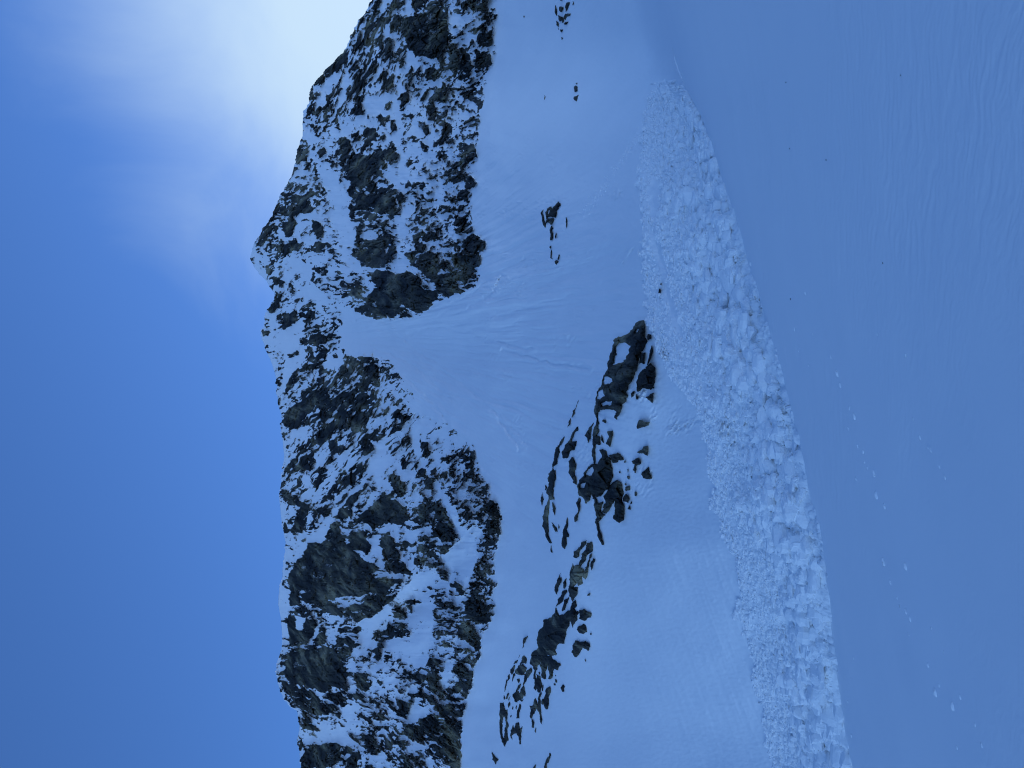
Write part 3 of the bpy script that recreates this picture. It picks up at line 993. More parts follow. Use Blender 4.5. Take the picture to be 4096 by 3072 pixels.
# the rest of the same hillside, beside and behind the photographer
bx = np.concatenate([np.linspace(-700, -60, 14), np.linspace(-50, 60, 23), np.linspace(70, 700, 14)])
by = np.concatenate([np.linspace(-700, -60, 14), np.linspace(-50, 24, 16)])
BX, BY = np.meshgrid(bx, by)
BZ = GX0 * BX + GY0 * BY - EYE - 0.07 + 6 * fbm(BX / 180, BY / 180, 321, 3) * smooth(40, 300, np.hypot(BX, BY))
BZ = np.where(BX > 60, GX0 * 60 + GY0 * BY - EYE - 0.07 + 0.35 * (BX - 60), BZ)
link('snow_ground', make_mesh('snow_hillside', np.stack([BX, BY, BZ], -1).reshape(-1, 3), grid_quads(*BX.shape), M_NEAR), None,
     'snow hillside carrying on beside and behind the near slope', 'snow ground', None, 'structure')

# ------------------------------------------------------------------ avalanche debris
YD = columns(250, 3800, 2.4, 5, 250, 3112)
ND = 270
td = np.linspace(0, 1, ND)
xf_r = f_far_m(YD) + fbm(YD / 40, YD * 0 + 9.2, 401, 3) * 16
DX = (xf_r - 22)[None, :] + td[:, None] * (f_near_s(YD) + 150 - xf_r + 22)[None, :]
DY = np.broadcast_to(YD[None, :], DX.shape).copy()
D0 = to_world(DX, DY, s_surface(DX, DY))
dxm, dym = D0[..., 0], D0[..., 1]
across = np.clip((DX - xf_r[None, :]) / np.maximum(f_near_s(YD) - f_far_s(YD), 60)[None, :], -0.2, 1.2)   # 0 far edge .. 1 near edge
wxm = dxm + 0.25 * fbm(dxm / 0.8, dym / 0.8, 411, 3); wym = dym + 0.25 * fbm(dxm / 0.8, dym / 0.8, 415, 3)


def domes(x, y, seed, r0=0.62):
    f1, f2, r, *_ = worley(x, y, seed)
    return np.sqrt(np.maximum(0.0, 1 - (f1 / r0) ** 2)) * (0.25 + 0.75 * r)


coarse = smooth(0.25, 0.85, across + 0.35 * fbm(dxm / 4, dym / 4, 433, 3)) * (0.4 + 0.6 * smooth(400, 1200, DY))
H = 0.14 + 0.38 * fbm(dxm / 2.6, dym / 2.6, 437, 3)
H = H + 0.30 * np.abs(fbm(dxm / 1.6, dym / 1.6, 439, 3)) * (0.4 + coarse) + coarse * 0.24 * domes(wxm / 0.9, wym / 0.9, 421) + (0.10 + 0.12 * coarse) * domes(wxm / 0.5, wym / 0.5, 425)
H = H + 0.075 * domes(wxm / 0.22, wym / 0.22, 429) + 0.03 * fbm(dxm / 0.16, dym / 0.16, 441, 3)
smo = gauss(DX, DY, 2630, 790, 22, 70) + gauss(DX, DY, 2700, 1240, 16, 110, -0.38) + gauss(DX, DY, 2645, 1010, 16, 90, -0.3) + 0.9 * gauss(DX, DY, 3190, 2480, 30, 45)
H = H * (1 - np.clip(smo * 1.3, 0, 1)) - 0.12 * np.clip(smo, 0, 1)
edge = smooth(-0.03, 0.07, across + 0.03 * fbm(DY / 12, DX / 12, 445, 2)) * smooth(262, 350, DY - 110 * np.abs(across - 0.42) ** 1.5 + 60 * fbm(DX / 22, DY / 22, 449, 3))
front = smooth(140, 80, DX - f_near_s(YD)[None, :] + 14 * fbm(DY / 14, DX / 14, 453, 2))
edge = edge * front
H = H * edge - (0.35 + 0.7 * smooth(420, 300, DY)) * (1 - edge)
D0[..., 2] += H


def chunk_template(n=3):
    """a cube whose faces are cut n x n: unit directions and quads"""
    pts, idx, quads_ = [], {}, []

    def vid(p):
        k = tuple(np.round(p, 5))
        if k not in idx:
            idx[k] = len(pts); pts.append(np.array(p, float))
        return idx[k]
    g = np.linspace(-1, 1, n + 1)
    for ax in range(3):
        for sg in (-1, 1):
            for i in range(n):
                for j in range(n):
                    q_ = []
                    for (a, b) in ((i, j), (i + 1, j), (i + 1, j + 1), (i, j + 1)):
                        p = [0, 0, 0]; p[ax] = sg; p[(ax + 1) % 3] = g[a]; p[(ax + 2) % 3] = g[b]
                        q_.append(vid(p))
                    quads_.append(q_ if sg > 0 else q_[::-1])
    d = np.array(pts); d /= np.linalg.norm(d, axis=1, keepdims=True)
    return d, np.array(quads_)


CD, CQ = chunk_template(3)
rg = np.random.default_rng(21)
NCH = 17000
ii = rg.integers(4, ND - 62, NCH); jj = rg.integers(0, int((3200 - 250) / 2.4), NCH)
cx_, cy_ = DX[ii, jj], DY[ii, jj]
ok = (edge[ii, jj] > 0.8) & (smo[ii, jj] < 0.25) & (rg.random(NCH) < 0.15 + 0.85 * smooth(290, 520, cy_))
ii, jj, cx_, cy_ = ii[ok], jj[ok], cx_[ok], cy_[ok]
n_ = len(ii)
co_ = coarse[ii, jj]
size_px = (3.2 + 5.0 * rg.random(n_)) + (0.12 + 0.88 * co_) * 40.0 * rg.random(n_) ** 6.5
base_ = D0[ii, jj]
# a thin trail of crumbs beside the tongue
nt_ = 260
tu = rg.random(nt_)
tx_ = 2590 - 260 * tu + rg.normal(0, 10, nt_) * (0.5 + tu); ty_ = 490 + 380 * tu + rg.normal(0, 12, nt_)
base_ = np.concatenate([base_, to_world(tx_, ty_, s_surface(tx_, ty_))])
size_px = np.concatenate([size_px, 1.5 + 3.0 * rg.random(nt_) ** 2]); n_ += nt_
rad_ = size_px / FPX * np.linalg.norm(base_, axis=1)
nrm = rg.normal(size=(n_, 11, 3)); nrm /= np.linalg.norm(nrm, axis=2, keepdims=True)
off = rg.uniform(0.55, 0.95, (n_, 11))
dots = np.einsum('vk,npk->nvp', CD, nrm)
rr_ = np.min(np.where(dots > 0.12, off[:, None, :] / np.maximum(dots, 0.12), 1.15), axis=2)
rr_ = np.minimum(rr_, 1.15)
sc_ = rg.uniform(0.55, 1.35, (n_, 1, 3)) * np.array([1.15, 1.0, 0.75])
cv = CD[None] * rr_[:, :, None] * sc_ * rad_[:, None, None]
th = rg.uniform(0, 2 * np.pi, n_)[:, None]
cxr = cv[..., 0] * np.cos(th) - cv[..., 1] * np.sin(th); cyr = cv[..., 0] * np.sin(th) + cv[..., 1] * np.cos(th)
cv = np.stack([cxr, cyr, cv[..., 2]], -1) + base_[:, None, :] + np.array([0, 0, 0.12]) * rad_[:, None, None]
cq = (CQ[None] + (np.arange(n_) * len(CD))[:, None, None]).reshape(-1, 4) + ND * len(YD)
dq = grid_quads(ND, len(YD))[:, ::-1]
me_d = make_mesh('avalanche_debris', np.concatenate([D0.reshape(-1, 3), cv.reshape(-1, 3)]), np.concatenate([dq, cq]), M_DEBRIS)
me_d.polygons.foreach_set('use_smooth', np.concatenate([np.ones(len(dq), bool), np.zeros(len(cq), bool)]))
link('avalanche_debris', me_d, None,
     'long tongue of broken lumpy avalanche snow lying across the foot of the slope', 'avalanche debris', None, 'stuff')
H_GRID = (DX, DY, H)


def debris_point(X, Y, lift=0.0):
    p = to_world(np.array([X]), np.array([Y]), 1 / terrain_inv(np.array([X]), np.array([Y])))[0]
    j = int(np.argmin(np.abs(YD - Y))); i = int(np.argmin(np.abs(DX[:, j] - X)))
    return Vector(p) + Vector((0, 0, max(0.0, float(H[i, j])) + lift))


# big blocks of the slab that broke up
rnd = random.Random(5)


def block_mesh(name, sx, sy, sz, seed, mat, n=22, cuts=0.9):
    r = random.Random(seed)
    bm = bmesh.new()
    for _ in range(n):
        v = Vector((r.gauss(0, 1), r.gauss(0, 1), r.gauss(0, 1))).normalized()
        k = max(abs(v.x), abs(v.y), abs(v.z))
        v = v / (k ** cuts)
        bm.verts.new((v.x * sx * r.uniform(.86, 1), v.y * sy * r.uniform(.86, 1), v.z * sz * r.uniform(.86, 1)))
    res = bmesh.ops.convex_hull(bm, input=bm.verts)
    bmesh.ops.delete(bm, geom=[g for g in set(res['geom_interior'] + res['geom_unused']) if isinstance(g, bmesh.types.BMVert) and g.is_valid], context='VERTS')
    bmesh.ops.bevel(bm, geom=list(bm.edges), offset=min(sx, sy, sz) * 0.09, segments=1, affect='EDGES')
    me = bpy.data.meshes.new(name)
    bm.to_mesh(me); bm.free()
    me.materials.append(mat)
    return me


BLOCKS = """3000,1150,30 3045,1275,26 3050,1425,34 3094,1443,16 3083,1497,16 3050,1530,14 3086,1551,14 3121,1549,14 3072,1595,16 3126,1627,18 3142,1682,18
3061,1676,40 3034,1709,15 3050,1725,14 3175,1774,18 3191,1861,20 3199,1899,12 3218,2013,18 3018,1530,12 3001,1573,12 3099,1687,20 3029,1752,14 3148,1747,16
3180,2253,26 3212,2221,20 3283,2259,22 3267,2324,20 3234,2476,36 3288,2405,18 3147,2194,18 3343,2883,24 3359,2948,22 3370,2980,22 3321,3029,26
2792,499,30 2787,434,18 2868,722,20 2819,624,16 2743,602,15 2678,673,34 2933,879,20 2808,684,18""".split()
for i, b in enumerate(BLOCKS):
    X, Y, r = (float(c) for c in b.split(','))
    p = debris_point(X, Y)
    L_ = p.length
    rad = r / FPX * L_ * 0.62
    me = block_mesh('snow_block', rad * rnd.uniform(.85, 1.25), rad * rnd.uniform(.7, 1.1), rad * rnd.uniform(.45, .75), 900 + i, M_DEBRIS)
    o = link('snow_block', me, None, 'pale angular block of broken slab snow lying among the avalanche debris', 'snow block', 'snow blocks in the avalanche debris')
    o.location = p + Vector((0, 0, -rad * 0.12))
    o.rotation_euler = (rnd.uniform(-.5, .5), rnd.uniform(-.5, .5), rnd.uniform(0, 6.3))
for X, Y, r, lab in ((3320, 2764, 62, 'largest smooth tilted slab of snow at the near edge of the debris'),
                     (3272, 2638, 46, 'round bulging snow boulder next to the largest smooth slab in the debris')):
    p = debris_point(X, Y)
    rad = r / FPX * p.length
    if 'slab' in lab[:24]:
        me = block_mesh('snow_block', rad * 1.15, rad * 0.9, rad * 0.5, 77, M_DEBRIS, 16, 1.0)
        rot = (0.55, 0.15, 0.4)
    else:
        me = block_mesh('snow_block', rad * 0.95, rad * 0.9, rad * 0.6, 78, M_DEBRIS, 60, 0.3)
        rot = (0.1, 0.1, 0.0)
    o = link('snow_block', me, None, lab, 'snow block')
    o.location = p; o.rotation_euler = rot

# clods that rolled down the near slope
def near_point(X, Y):
    s = float(s_near(np.array([X]), np.array([Y]))[0])
    p = to_world(np.array([X]), np.array([Y]), np.array([s]))[0]
    p[2] += float(near_relief(np.array([p[0]]), np.array([p[1]]))[0])
    return Vector(p)


CL_A = "1145,40,9 1065,310,10 1200,345,6 1085,465,8 1165,575,5 1330,510,9 1380,630,20 1400,720,14 1475,890,12 1515,950,19 1465,1040,9 1540,1170,10 1580,1210,12 1590,1290,9 1610,1330,8 1660,1370,18 1680,1530,22 1740,1610,16 1670,345,7 1885,500,10 1940,970,8 1990,1105,12 2070,1195,14 2140,1320,10 2185,1400,12 1520,1410,8 2050,1180,8"
CL_B = "1360,140,22 1525,170,20 1410,290,12 1465,405,8 1485,470,9 1535,505,14 1565,560,14 1550,670,10 1130,850,7 1690,900,12 1740,1100,22 1765,1050,9 1860,1200,22 1910,1130,14 2020,1340,10 1900,1510,10 2070,1490,12 1090,1170,7 1120,1420,9 1105,1000,5 1790,800,6 1710,630,8"
clods = [(2600 + float(a) * .5425, 1150 + float(b) * .5425, float(c)) for a, b, c in (t.split(',') for t in CL_A.split())]
clods += [(2800 + float(a) * .5425, 2172 + float(b) * .5425, float(c)) for a, b, c in (t.split(',') for t in CL_B.split())]
for i, (X, Y, r) in enumerate(clods):
    p = near_point(X, Y)
    rad = r * 0.85 / FPX * p.length
    me = block_mesh('snow_clod', rad * 1.0, rad * 0.6, rad * 0.5, 1300 + i, M_NEAR, 40, 0.15)
    for f_ in me.polygons: f_.use_smooth = True
    o = link('snow_clod', me, None, 'small pale clod of snow on a faint rolling track down the near slope', 'snow clod', 'snow clods rolled down the near slope')
    o.location = p + Vector((0, 0, -rad * 0.02)); o.rotation_euler = (-0.1, -0.19, math.radians(rnd.uniform(-12, 12)))

for i, (X, Y, r) in enumerate(((3148, 329, 2.4), (3299, 640, 3.0), (3595, 302, 2.4), (3163, 594, 2.2), (3164, 1196, 3.2), (3533, 1052, 2.8))):
    p = near_point(X, Y); rad = r / FPX * p.length
    me = block_mesh('stone', rad * 1.1, rad * .8, rad * .9, 1500 + i, M_ROCK, 18, 0.4)
    o = link('stone', me, None, 'tiny dark stone lying alone on the smooth near snow', 'stone', 'tiny stones on the near snow')
    o.location = p + Vector((0, 0, rad * .25))

# ------------------------------------------------------------------ rock outcrops in the bowl
def seg_dist(poly, X, Y):
    d = np.full(X.shape, 1e9)
    n = len(poly)
    for i in range(n):
        ax, ay = poly[i]; bx_, by_ = poly[(i + 1) % n]
        vx, vy = bx_ - ax, by_ - ay
        L2 = vx * vx + vy * vy + 1e-9
        t = np.clip(((X - ax) * vx + (Y - ay) * vy) / L2, 0, 1)
        d = np.minimum(d, np.hypot(X - ax - t * vx, Y - ay - t * vy))
    return d


def parse(ox, oy, sc, txt):
    return np.array([(ox + float(a) * sc, oy + float(b) * sc) for a, b in (t.split(',') for t in txt.split())])


def fragment(polys, holes, seed, thick=1.0):
    """one rock: rises out of the snow inside its outline, its rim runs down under the snow"""
    poly = polys
    (x0, y0), (x1, y1) = poly.min(0) - 9, poly.max(0) + 9
    st = 1.5 if (x1 - x0) * (y1 - y0) < 30000 else 2.2
    X, Y = np.meshgrid(np.arange(x0, x1 + st, st), np.arange(y0, y1 + st, st))
    wk = min(1.0, 0.35 + min(x1 - x0, y1 - y0) / 110.0)
    Xw = X + wk * (fbm(X / 26, Y / 26, 500 + seed, 2) * 8.0 + fbm(X / 7, Y / 7, 510 + seed, 3, 0.6) * 3.2)
    Yw = Y + wk * (fbm(X / 26, Y / 26, 530 + seed, 2) * 8.0 + fbm(X / 7, Y / 7, 540 + seed, 3, 0.6) * 3.2)
    d = seg_dist(poly, Xw, Yw) * np.where(inside(poly, Xw, Yw), 1, -1)
    for hp in holes:
        dh = seg_dist(hp, Xw, Yw) * np.where(inside(hp, Xw, Yw), -1, 1)
        d = np.minimum(d, dh)
    rmax = max(2.0, d.max())
    sb = s_surface(X, Y)
    mpp = sb / FPX
    T = np.minimum(0.85 * rmax * mpp + 0.35, 4.0) * thick
    ff, gap = facets(X / 62, Y / 44, 560 + seed % 17)
    fs, _ = facets(X / 20, Y / 9, 580 + seed % 17)
    hgt = T * (1 - np.exp(-np.maximum(d, 0) / (0.35 * rmax + 1.5))) + smooth(-0.5, 1.5, d) * 0.25
    hgt = hgt * (1 + 0.50 * ff + 0.16 * fs + np.where(gap < 0.06, -0.12, 0)) + 0.05 * smooth(0, 3, d) * fbm(X / 6, Y / 4, 600, 3)
    hgt = np.where(d < 0, d * 0.10, hgt)
    s = sb - hgt
    vv = to_world(X, Y, s).reshape(-1, 3)
    qq = grid_quads(*X.shape)
    keep = d.ravel()[qq].max(1) > -4.5
    if keep.sum() < 2:
        return None, None
    v_, q_, _ = compact(vv, qq[keep], {})
    return v_, q_


OUT_SEED = [0]


def outcrop(label, frags, holes=(), name='rock_outcrop', cat='rock outcrop', group=None, thick=1.0):
    """frags/holes: (ox, oy, scale, 'x,y x,y ...|x,y ...')"""
    fr, ho = [], []
    for ox, oy, sc, txt in frags:
        fr += [parse(ox, oy, sc, t) for t in txt.split('|')]
    for ox, oy, sc, txt in holes:
        ho += [parse(ox, oy, sc, t) for t in txt.split('|')]
    made = []
    for p in fr:
        OUT_SEED[0] += 1
        v_, q_ = fragment(p, ho, OUT_SEED[0], thick)
        if v_ is not None:
            made.append((v_, q_))
    if not made:
        return
    allv = np.concatenate([v_ for v_, _ in made])
    base = allv.mean(0)
    if len(made) == 1:
        me = make_mesh(name, made[0][0] - base, made[0][1], M_ROCK)
        o = link(name, me, None, label, cat, group)
        o.location = base
        return
    root = bpy.data.objects.new(name, None)
    COL.objects.link(root)
    root.location = base
    root.empty_display_size = 0.5
    tag(root, label, cat, group)
    for v_, q_ in made:
        link('rock', make_mesh('rock', v_ - base, q_, M_ROCK), root)


A5 = (2000, 0, .5425); A6 = (2000, 1100, .5425); A7 = (1900, 1800, .5425); A4 = (1000, 2172, .5425); A9 = (2000, 2622, .27125); AC = (2100, 750, .27125)
outcrop('shattered cluster of dark rock bits high on the open snow slope',
        [(*A5, "410,40 420,60 420,120 405,90|440,50 465,60 450,90 435,80|490,20 515,20 500,60 480,90 480,50|480,100 520,95 520,110 495,120 485,150 470,140|430,110 460,120 465,150 440,160 430,140|415,150 430,160 430,200 415,180|480,160 500,155 490,180 470,175|440,220 470,225 450,240|445,275 462,280 455,295|440,-15 460,-12 460,5 448,12|535,5 541,30 533,38|465,120 475,150 465,175 458,150|424,195 432,215 430,228")])
outcrop('smooth oval dark rock of a pair on open snow, tiny chip beside it', [(*A5, "545,640 556,634 570,640 571,664 555,682 545,678|560,616 572,608 570,622")], name='rock', cat='rock')
outcrop('notched pointed dark rock, partner of the smooth oval rock on open snow', [(*A5, "545,710 560,705 577,693 572,725 565,750 552,742 543,725")], name='rock', cat='rock')
outcrop('thin dark sliver of rock alone on the slope near the two-rock pair', [(*A5, "330,700 335,712 328,742 323,730")], name='rock', cat='rock')
outcrop('tiny dark stone alone on snow between the peak foot and the shattered cluster', [(*A5, "171,118 181,118 180,132 170,130")], name='stone', cat='stone')
outcrop('claw-shaped dark outcrop with a thin broken tail, alone on the open slope',
        [(*AC, "490,210 515,235 495,320 465,340 465,390 440,450 420,440 330,425 305,480 305,380 320,305 390,285 400,330 410,295 450,250 470,225|340,460 415,455 415,500 400,540 375,540 330,520 300,520 310,490|270,315 262,360 258,390 280,450 300,510 305,590 285,590 262,550 240,440 236,380|400,565 415,605 395,620 400,650 415,660 400,775 375,775 368,690 375,600|378,865 390,880 380,912 366,890|380,905 397,980 394,1030 410,1062 385,1048 374,960|470,1070 492,1080 482,1140 460,1140 440,1085|495,990 505,1010 487,1070 478,1050|455,640 465,700 452,760 446,720")],
        [(*AC, "345,340 368,330 362,400 340,390|345,495 365,490 370,515 350,525|325,428 380,430 430,445 415,455 345,445")])
outcrop('hair-thin dark crack of rock next to the claw-shaped outcrop', [(*AC, "604,415 618,500 612,620 602,560")], name='rock', cat='rock')
outcrop('two small dark rocks poking out of the fine upper debris',
        [(*AC, "1982,1478 2000,1490 2012,1540 1990,1588 1962,1585 1968,1530|1993,1388 2012,1408 1997,1452 1983,1430")])
outcrop('large layered dark rock rib with snow patches, its tip touching the debris',
        [(*A6, "1050,335 1070,370 1065,440 1080,490 1050,560 1020,640 1000,720 960,800 930,860 940,900 910,950 880,1020 860,1070 840,1050 860,1010 820,990 740,990 722,1010 714,1060 732,1100 722,1170 690,1200 683,1150 708,1090 696,1000 706,900 736,820 756,750 796,690 796,630 826,560 848,480 870,455 940,440 980,390 1010,345")],
        [(*A6, "872,492 925,505 962,520 942,590 905,648 828,658 852,600|998,405 1030,400 1020,422 990,422|768,755 800,745 842,778 792,812 758,803|728,862 748,842 772,892 742,922 716,905|740,942 822,928 822,962 758,962")], thick=1.1)
outcrop('narrow dark slabs wedged in snow beside the large layered rib', [(*A6, "1075,570 1070,600 1060,655 1030,650 1035,580|1115,520 1127,560 1110,630 1080,670 1095,610|1090,430 1115,440 1112,472 1085,482")])
outcrop('rounded dark block with a cracked face beside the large layered rib', [(*A6, "1110,650 1150,680 1145,740 1140,840 1090,845 1060,830 1010,865 1005,800 1020,740 1070,680")], thick=1.1)
outcrop('small triangular dark rock just under the rounded cracked block', [(*A6, "1066,905 1135,868 1131,942")], name='rock', cat='rock')
outcrop('pair of little dark chips between the layered rib and the triangular rock', [(*A6, "995,850 985,890 965,908 970,870|1005,876 1014,912 999,914")], name='rock', cat='rock')
outcrop('ragged dark rock alone on snow, beyond the tail of the layered rib', [(*A6, "1008,1100 1030,1075 1060,1080 1100,1085 1097,1112 1050,1125 1010,1132")], name='rock', cat='rock')
outcrop('broken dark patches of rock in snow right beside the thin crest', [(*A6, "765,1065 785,1072 778,1092 752,1080|790,1148 834,1148 832,1190 812,1268 783,1240 800,1195|748,1175 760,1200 768,1242 745,1225")])
outcrop('thin dark crest of rock linking the layered rib to the big boulder', [(*A6, "688,1185 732,1188 742,1250 706,1245 702,1290 703,1360 693,1405 678,1350 682,1270")])
outcrop('dark leaf-shaped rock next to the thin crest', [(*A6, "692,1080 672,1150 668,1190 650,1240 640,1205 626,1185 655,1140")], name='rock', cat='rock')
outcrop('big rounded dark boulder with a split top amid the outcrops',
        [(*A7, "918,0 960,0 1000,80 1015,150 1015,200 990,270 950,320 900,350 870,330 860,325 852,365 825,390 790,350 755,315 753,260 790,195 828,140 868,108 910,95 930,50")],
        [(*A7, "812,192 838,142 872,122 862,185|778,252 822,244 812,276 775,278")], thick=1.2)
outcrop('lobed dark outcrop with a hanging foot, beside the big rounded boulder', [(*A7, "1045,215 1080,260 1095,320 1082,370 1104,420 1097,520 1060,537 1022,510 1033,420 1030,370 990,440 960,472 938,450 960,390 955,340 1000,260")], thick=1.1)
outcrop('long thin dark tail of rock hanging from the big rounded boulder', [(*A7, "868,340 890,350 902,390 940,378 922,450 957,480 930,512 907,530 922,590 942,620 932,660 952,702 930,705 908,650 903,600 888,540 898,500 883,430")])
outcrop('squarish dark rock above the lobed outcrop, with a chip at its corner', [(*A7, "986,40 1050,18 1068,40 1060,92 1018,102|1068,35 1097,70 1064,80")], name='rock', cat='rock')
outcrop('forked dark rock with a dangling tip, out in the snow', [(*A7, "1152,85 1210,58 1227,100 1190,120 1187,170 1168,150 1173,110")], name='rock', cat='rock')
outcrop('triangular dark rock standing farthest out on the snow below the boulder', [(*A7, "1276,122 1300,212 1240,202 1223,180")], name='rock', cat='rock')
outcrop('small hooked dark rock above the farthest-out triangular rock', [(*A7, "1200,22 1240,-15 1271,-28 1273,40 1240,25")], name='rock', cat='rock')
outcrop('rounded dark knob at the side of the lobed outcrop', [(*A7, "1090,350 1115,322 1142,360 1132,387 1092,378")], name='rock', cat='rock')
outcrop('small pitted dark rock between the boulder and the oval chip', [(*A7, "1108,270 1140,263 1147,300 1113,308|1104,244 1116,244 1114,256 1104,256")], name='rock', cat='rock')
outcrop('single oval dark chip on snow to the side of the lobed outcrop', [(*A7, "1180,303 1193,310 1189,342 1176,336")], name='stone', cat='stone')
outcrop('two narrow dark chips by the foot of the lobed outcrop', [(*A7, "1135,408 1147,440 1125,442|1150,373 1158,396 1141,403")], name='rock', cat='rock')
outcrop('dark specks of stone scattered on snow beside the big boulder', [(*A7, "1124,195 1138,192 1138,212 1124,212|1060,155 1068,158 1066,172 1060,170|1124,146 1130,150 1128,170|1100,78 1108,80 1107,94 1099,92")], name='stone', cat='stone')
outcrop('slender dark strip of rock hanging off the boulder on the bowl side', [(*A7, "765,338 782,370 772,440 752,530 738,538 733,500 758,450 753,390")])
outcrop('long thin broken line of rock along the upper crest of the bowl',
        [(*A6, "588,908 562,960 545,1000 552,1032 528,1052 540,1000 570,935|522,1050 515,1100 500,1130 508,1080|478,1190 470,1225 430,1270 442,1310 412,1390 390,1425 395,1350 425,1265 455,1215|408,1440 412,1500 392,1580 388,1659 350,1650 372,1560 345,1500 365,1470|388,1420 398,1450 382,1465|340,1545 345,1575 330,1590|318,1590 312,1659 303,1659"),
         (*A7, "598,-20 616,30 602,110 580,122 590,20|540,180 580,140 597,200 577,290 580,362 556,372 528,320 553,240|518,255 530,280 518,300|495,330 502,360 491,414 485,372|545,360 552,420 542,500 537,600 562,690 543,690 518,610 498,560 503,460 523,390|570,380 597,430 587,482 573,440|562,530 602,580 612,602 580,585|560,700 572,762 558,750|618,540 622,570 612,585")])
outcrop('curved dark streaky patch of rock inside the upper crest line', [(*A6, "575,1118 582,1140 560,1155 525,1228 562,1218 552,1290 522,1302 500,1342 468,1345 456,1300 498,1230 538,1160")])
outcrop('dark rock streaked into hanging fingers, under the upper crest line', [(*A6, "505,1370 540,1338 557,1400 557,1545 542,1525 508,1470")])
outcrop('slim leaf-like dark rock alone on snow between the two ribs', [(*A7, "683,495 688,520 676,600 697,620 691,642 671,640 677,690 660,732 638,700 638,650 660,570")])
outcrop('steep stack of dark splinters at the head of the second rib',
        [(*A7, "790,680 826,668 812,700 772,740 772,780 750,802 728,790 733,750 765,720|832,690 866,675 868,740 832,782 802,830 772,862 800,892 850,798 832,920 815,952 780,940 792,992 760,1002 748,970 722,1020 690,1000 688,960 718,870 768,842 790,770|870,798 882,812 871,850 855,888 852,842|840,775 860,760 852,800 838,800|720,840 724,870 700,930 690,950 704,880")])
outcrop('splintered dark rocks in a row halfway down the second rib',
        [(*A7, "690,1000 722,1012 762,1010 752,1060 722,1112 690,1080|675,938 673,1000 650,1032 653,980|680,1030 642,1120 598,1155 618,1090 650,1040|692,1085 662,1182 638,1192 658,1110|748,1108 748,1150 700,1192 718,1120")])
outcrop('thin hooked dark rock on the bowl side of the second rib', [(*A7, "632,905 616,950 641,940 637,972 621,1002 598,1068 588,1030 600,960")], name='rock', cat='rock')
outcrop('small square dark rock alone on snow beside the second rib', [(*A7, "830,1058 848,1056 846,1078 828,1076")], name='stone', cat='stone')
outcrop('biggest and blackest rock mass of the second rib, running off its lower end',
        [(*A7, "600,1150 622,1225 680,1190 720,1170 762,1190 752,1250 722,1312 700,1262 682,1310 672,1342 660,1425 610,1432 592,1470 600,1516 412,1516 425,1500 470,1460 458,1390 473,1330 498,1300 508,1260 560,1240 590,1190"),
         (*A9, "458,-6 622,-6 612,60 592,130 552,150 552,190 530,222 488,190 453,120 443,90|638,-6 762,-6 782,60 812,70 832,90 888,120 882,150 852,165 852,216 820,206 800,180 790,230 777,330 745,352 723,340 728,230 708,200 704,130 692,140 690,200 667,270 677,330 650,357 620,346 603,300 608,230 593,160 608,80|498,220 530,240 540,330 553,320 552,260 592,310 607,390 617,430 600,542 580,546 560,530 545,490 525,527 498,470 508,400 523,350 498,320|598,538 607,640 607,780 612,880 622,950 632,1027 600,1000 588,930 583,870 545,810 510,780 516,820 491,860 491,910 470,927 448,900 453,800 498,690 532,622 543,740 553,690 568,600|472,928 486,970 502,985 507,1050 490,1067 468,1060|525,1053 532,1080 523,1138 508,1110|745,458 748,550 716,620 722,720 706,792 680,798 650,770 640,700 660,600 665,530 690,480|622,650 648,640 652,700 632,735 612,710|560,240 590,238 592,270 575,280")], thick=1.15)
outcrop('blocky split dark rock on the outer side of the blackest rock mass', [(*A7, "768,1180 802,1168 822,1190 862,1210 852,1237 800,1257 768,1240")], name='rock', cat='rock')
outcrop('knobbly dark rock under the blocky split one', [(*A7, "758,1302 800,1278 832,1320 822,1340 790,1358 752,1330")], name='rock', cat='rock')
outcrop('branching dark rock with a pointed foot, outermost beside the blackest mass', [(*A7, "745,1398 780,1420 812,1413 847,1440 842,1475 790,1460 772,1490 740,1533 713,1490 728,1430")], name='rock', cat='rock')
outcrop('two tiny dark stones on snow around the branching rock', [(*A9, "1247,68 1260,56 1270,80 1258,96"), (*A7, "849,1354 858,1356 857,1366 849,1364")], name='stone', cat='stone')
outcrop('small bean-shaped dark stone on snow beyond the foot of the blackest mass', [(*A9, "898,470 930,432 957,460 940,490 947,520 905,524")], name='stone', cat='stone')
outcrop('dark crumbs of rock beside the lower fingers of the blackest mass', [(*A9, "802,345 832,352 842,390 822,405|790,405 826,408 832,440 815,430 792,440|810,292 828,296 812,312|622,440 636,450 634,530 622,520")], name='rock', cat='rock')
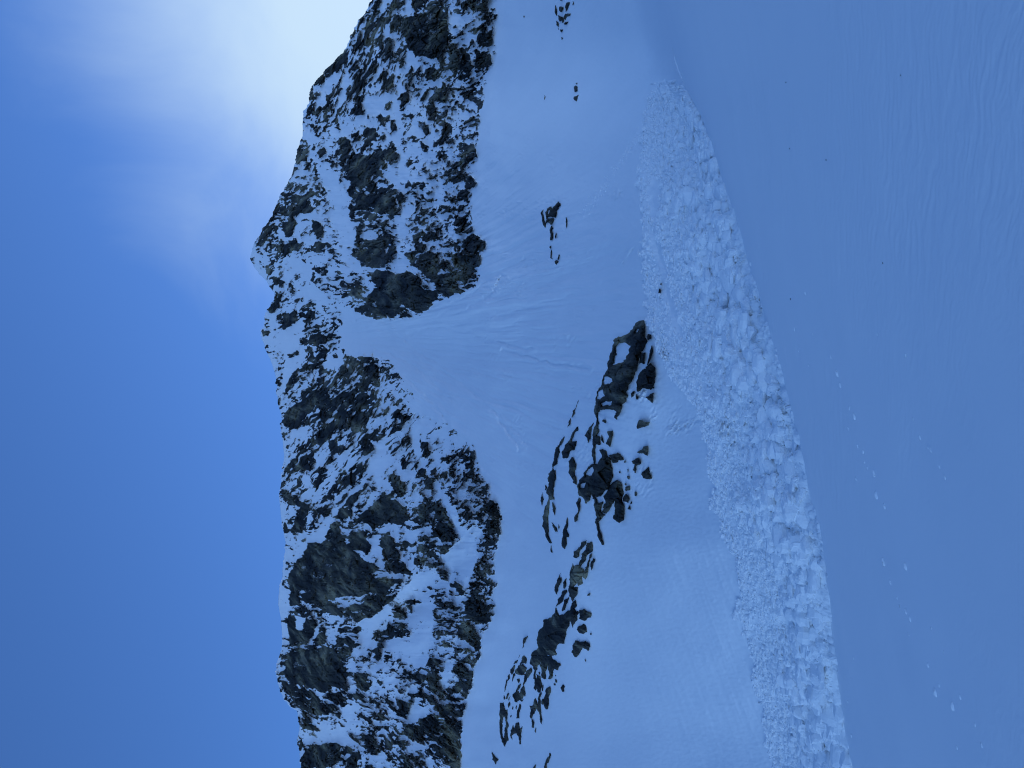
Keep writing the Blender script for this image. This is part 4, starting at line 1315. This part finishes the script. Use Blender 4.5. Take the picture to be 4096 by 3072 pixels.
outcrop('mottled cluster of dark slabs spread beside the blackest rock mass',
        [(*A7, "352,1390 392,1368 382,1400 360,1432|356,1430 360,1445 345,1465"),
         (*A9, "350,-10 382,20 402,70 382,120 340,117 298,132 308,60|268,160 340,118 392,180 387,240 362,302 300,292 228,250 222,220|462,168 472,210 442,290 402,350 362,422 338,422 368,320 378,240|142,200 222,130 222,180 192,260 170,292 137,250|215,90 257,58 242,110 198,132|255,55 292,-10 300,-8 270,38|112,300 142,268 142,340 113,382|98,350 112,380 82,500 67,535 73,470|248,340 292,338 292,370 270,404 248,375|188,270 222,248 232,290 202,330 184,394|350,438 367,480 352,542 288,547 298,490|270,428 307,413 292,480 250,522 238,510|228,520 267,520 272,560 330,548 342,600 302,640 332,640 320,677 280,652 252,704 213,690 198,630 183,600 188,578|355,528 377,518 387,560 365,602 348,580|105,558 132,548 117,652 93,652|108,720 142,688 152,710 120,772|152,598 142,660 123,672|70,578 77,640 48,662|292,708 317,750 307,800 287,850 282,935 243,937 253,850 263,780|182,745 198,760 192,808 180,790|240,730 250,760 240,800 228,780|165,878 175,888 166,906 160,890")])
outcrop('long dark slab with a pale icy streak down its middle', [(*A9, "-5,700 60,688 66,760 82,800 121,800 122,850 107,900 107,980 120,1000 107,1150 122,1240 92,1310 68,1354 28,1270 13,1180 -5,1150")],
        [(*A9, "30,930 58,905 74,950 78,1100 66,1230 46,1200 32,1050")])
outcrop('dark crown-shaped rock with frayed lower edge next to the icy slab', [(*A9, "163,1090 186,1028 206,1080 240,998 272,983 287,1060 300,1090 328,1022 327,1080 317,1180 312,1290 290,1302 265,1212 220,1160 195,1160 168,1244")])
outcrop('little dark triangle of rock between the slabs and the blackest mass', [(*A9, "428,745 462,738 440,795")], name='stone', cat='stone')
outcrop('narrow slanting dark sliver of rock cut by the photo edge', [(*A9, "740,1443 753,1460 722,1530 692,1600 682,1680 628,1690 678,1560 703,1490")], name='rock', cat='rock')
outcrop('pointed dark tip of rock beside the slanting sliver', [(*A9, "537,1606 527,1650 502,1690 440,1690 470,1658")], name='rock', cat='rock')
outcrop('small crooked dark rock alone on the snow far up the bowl', [(*A4, "1778,1538 1800,1568 1832,1600 1812,1632 1788,1592")], name='rock', cat='rock')
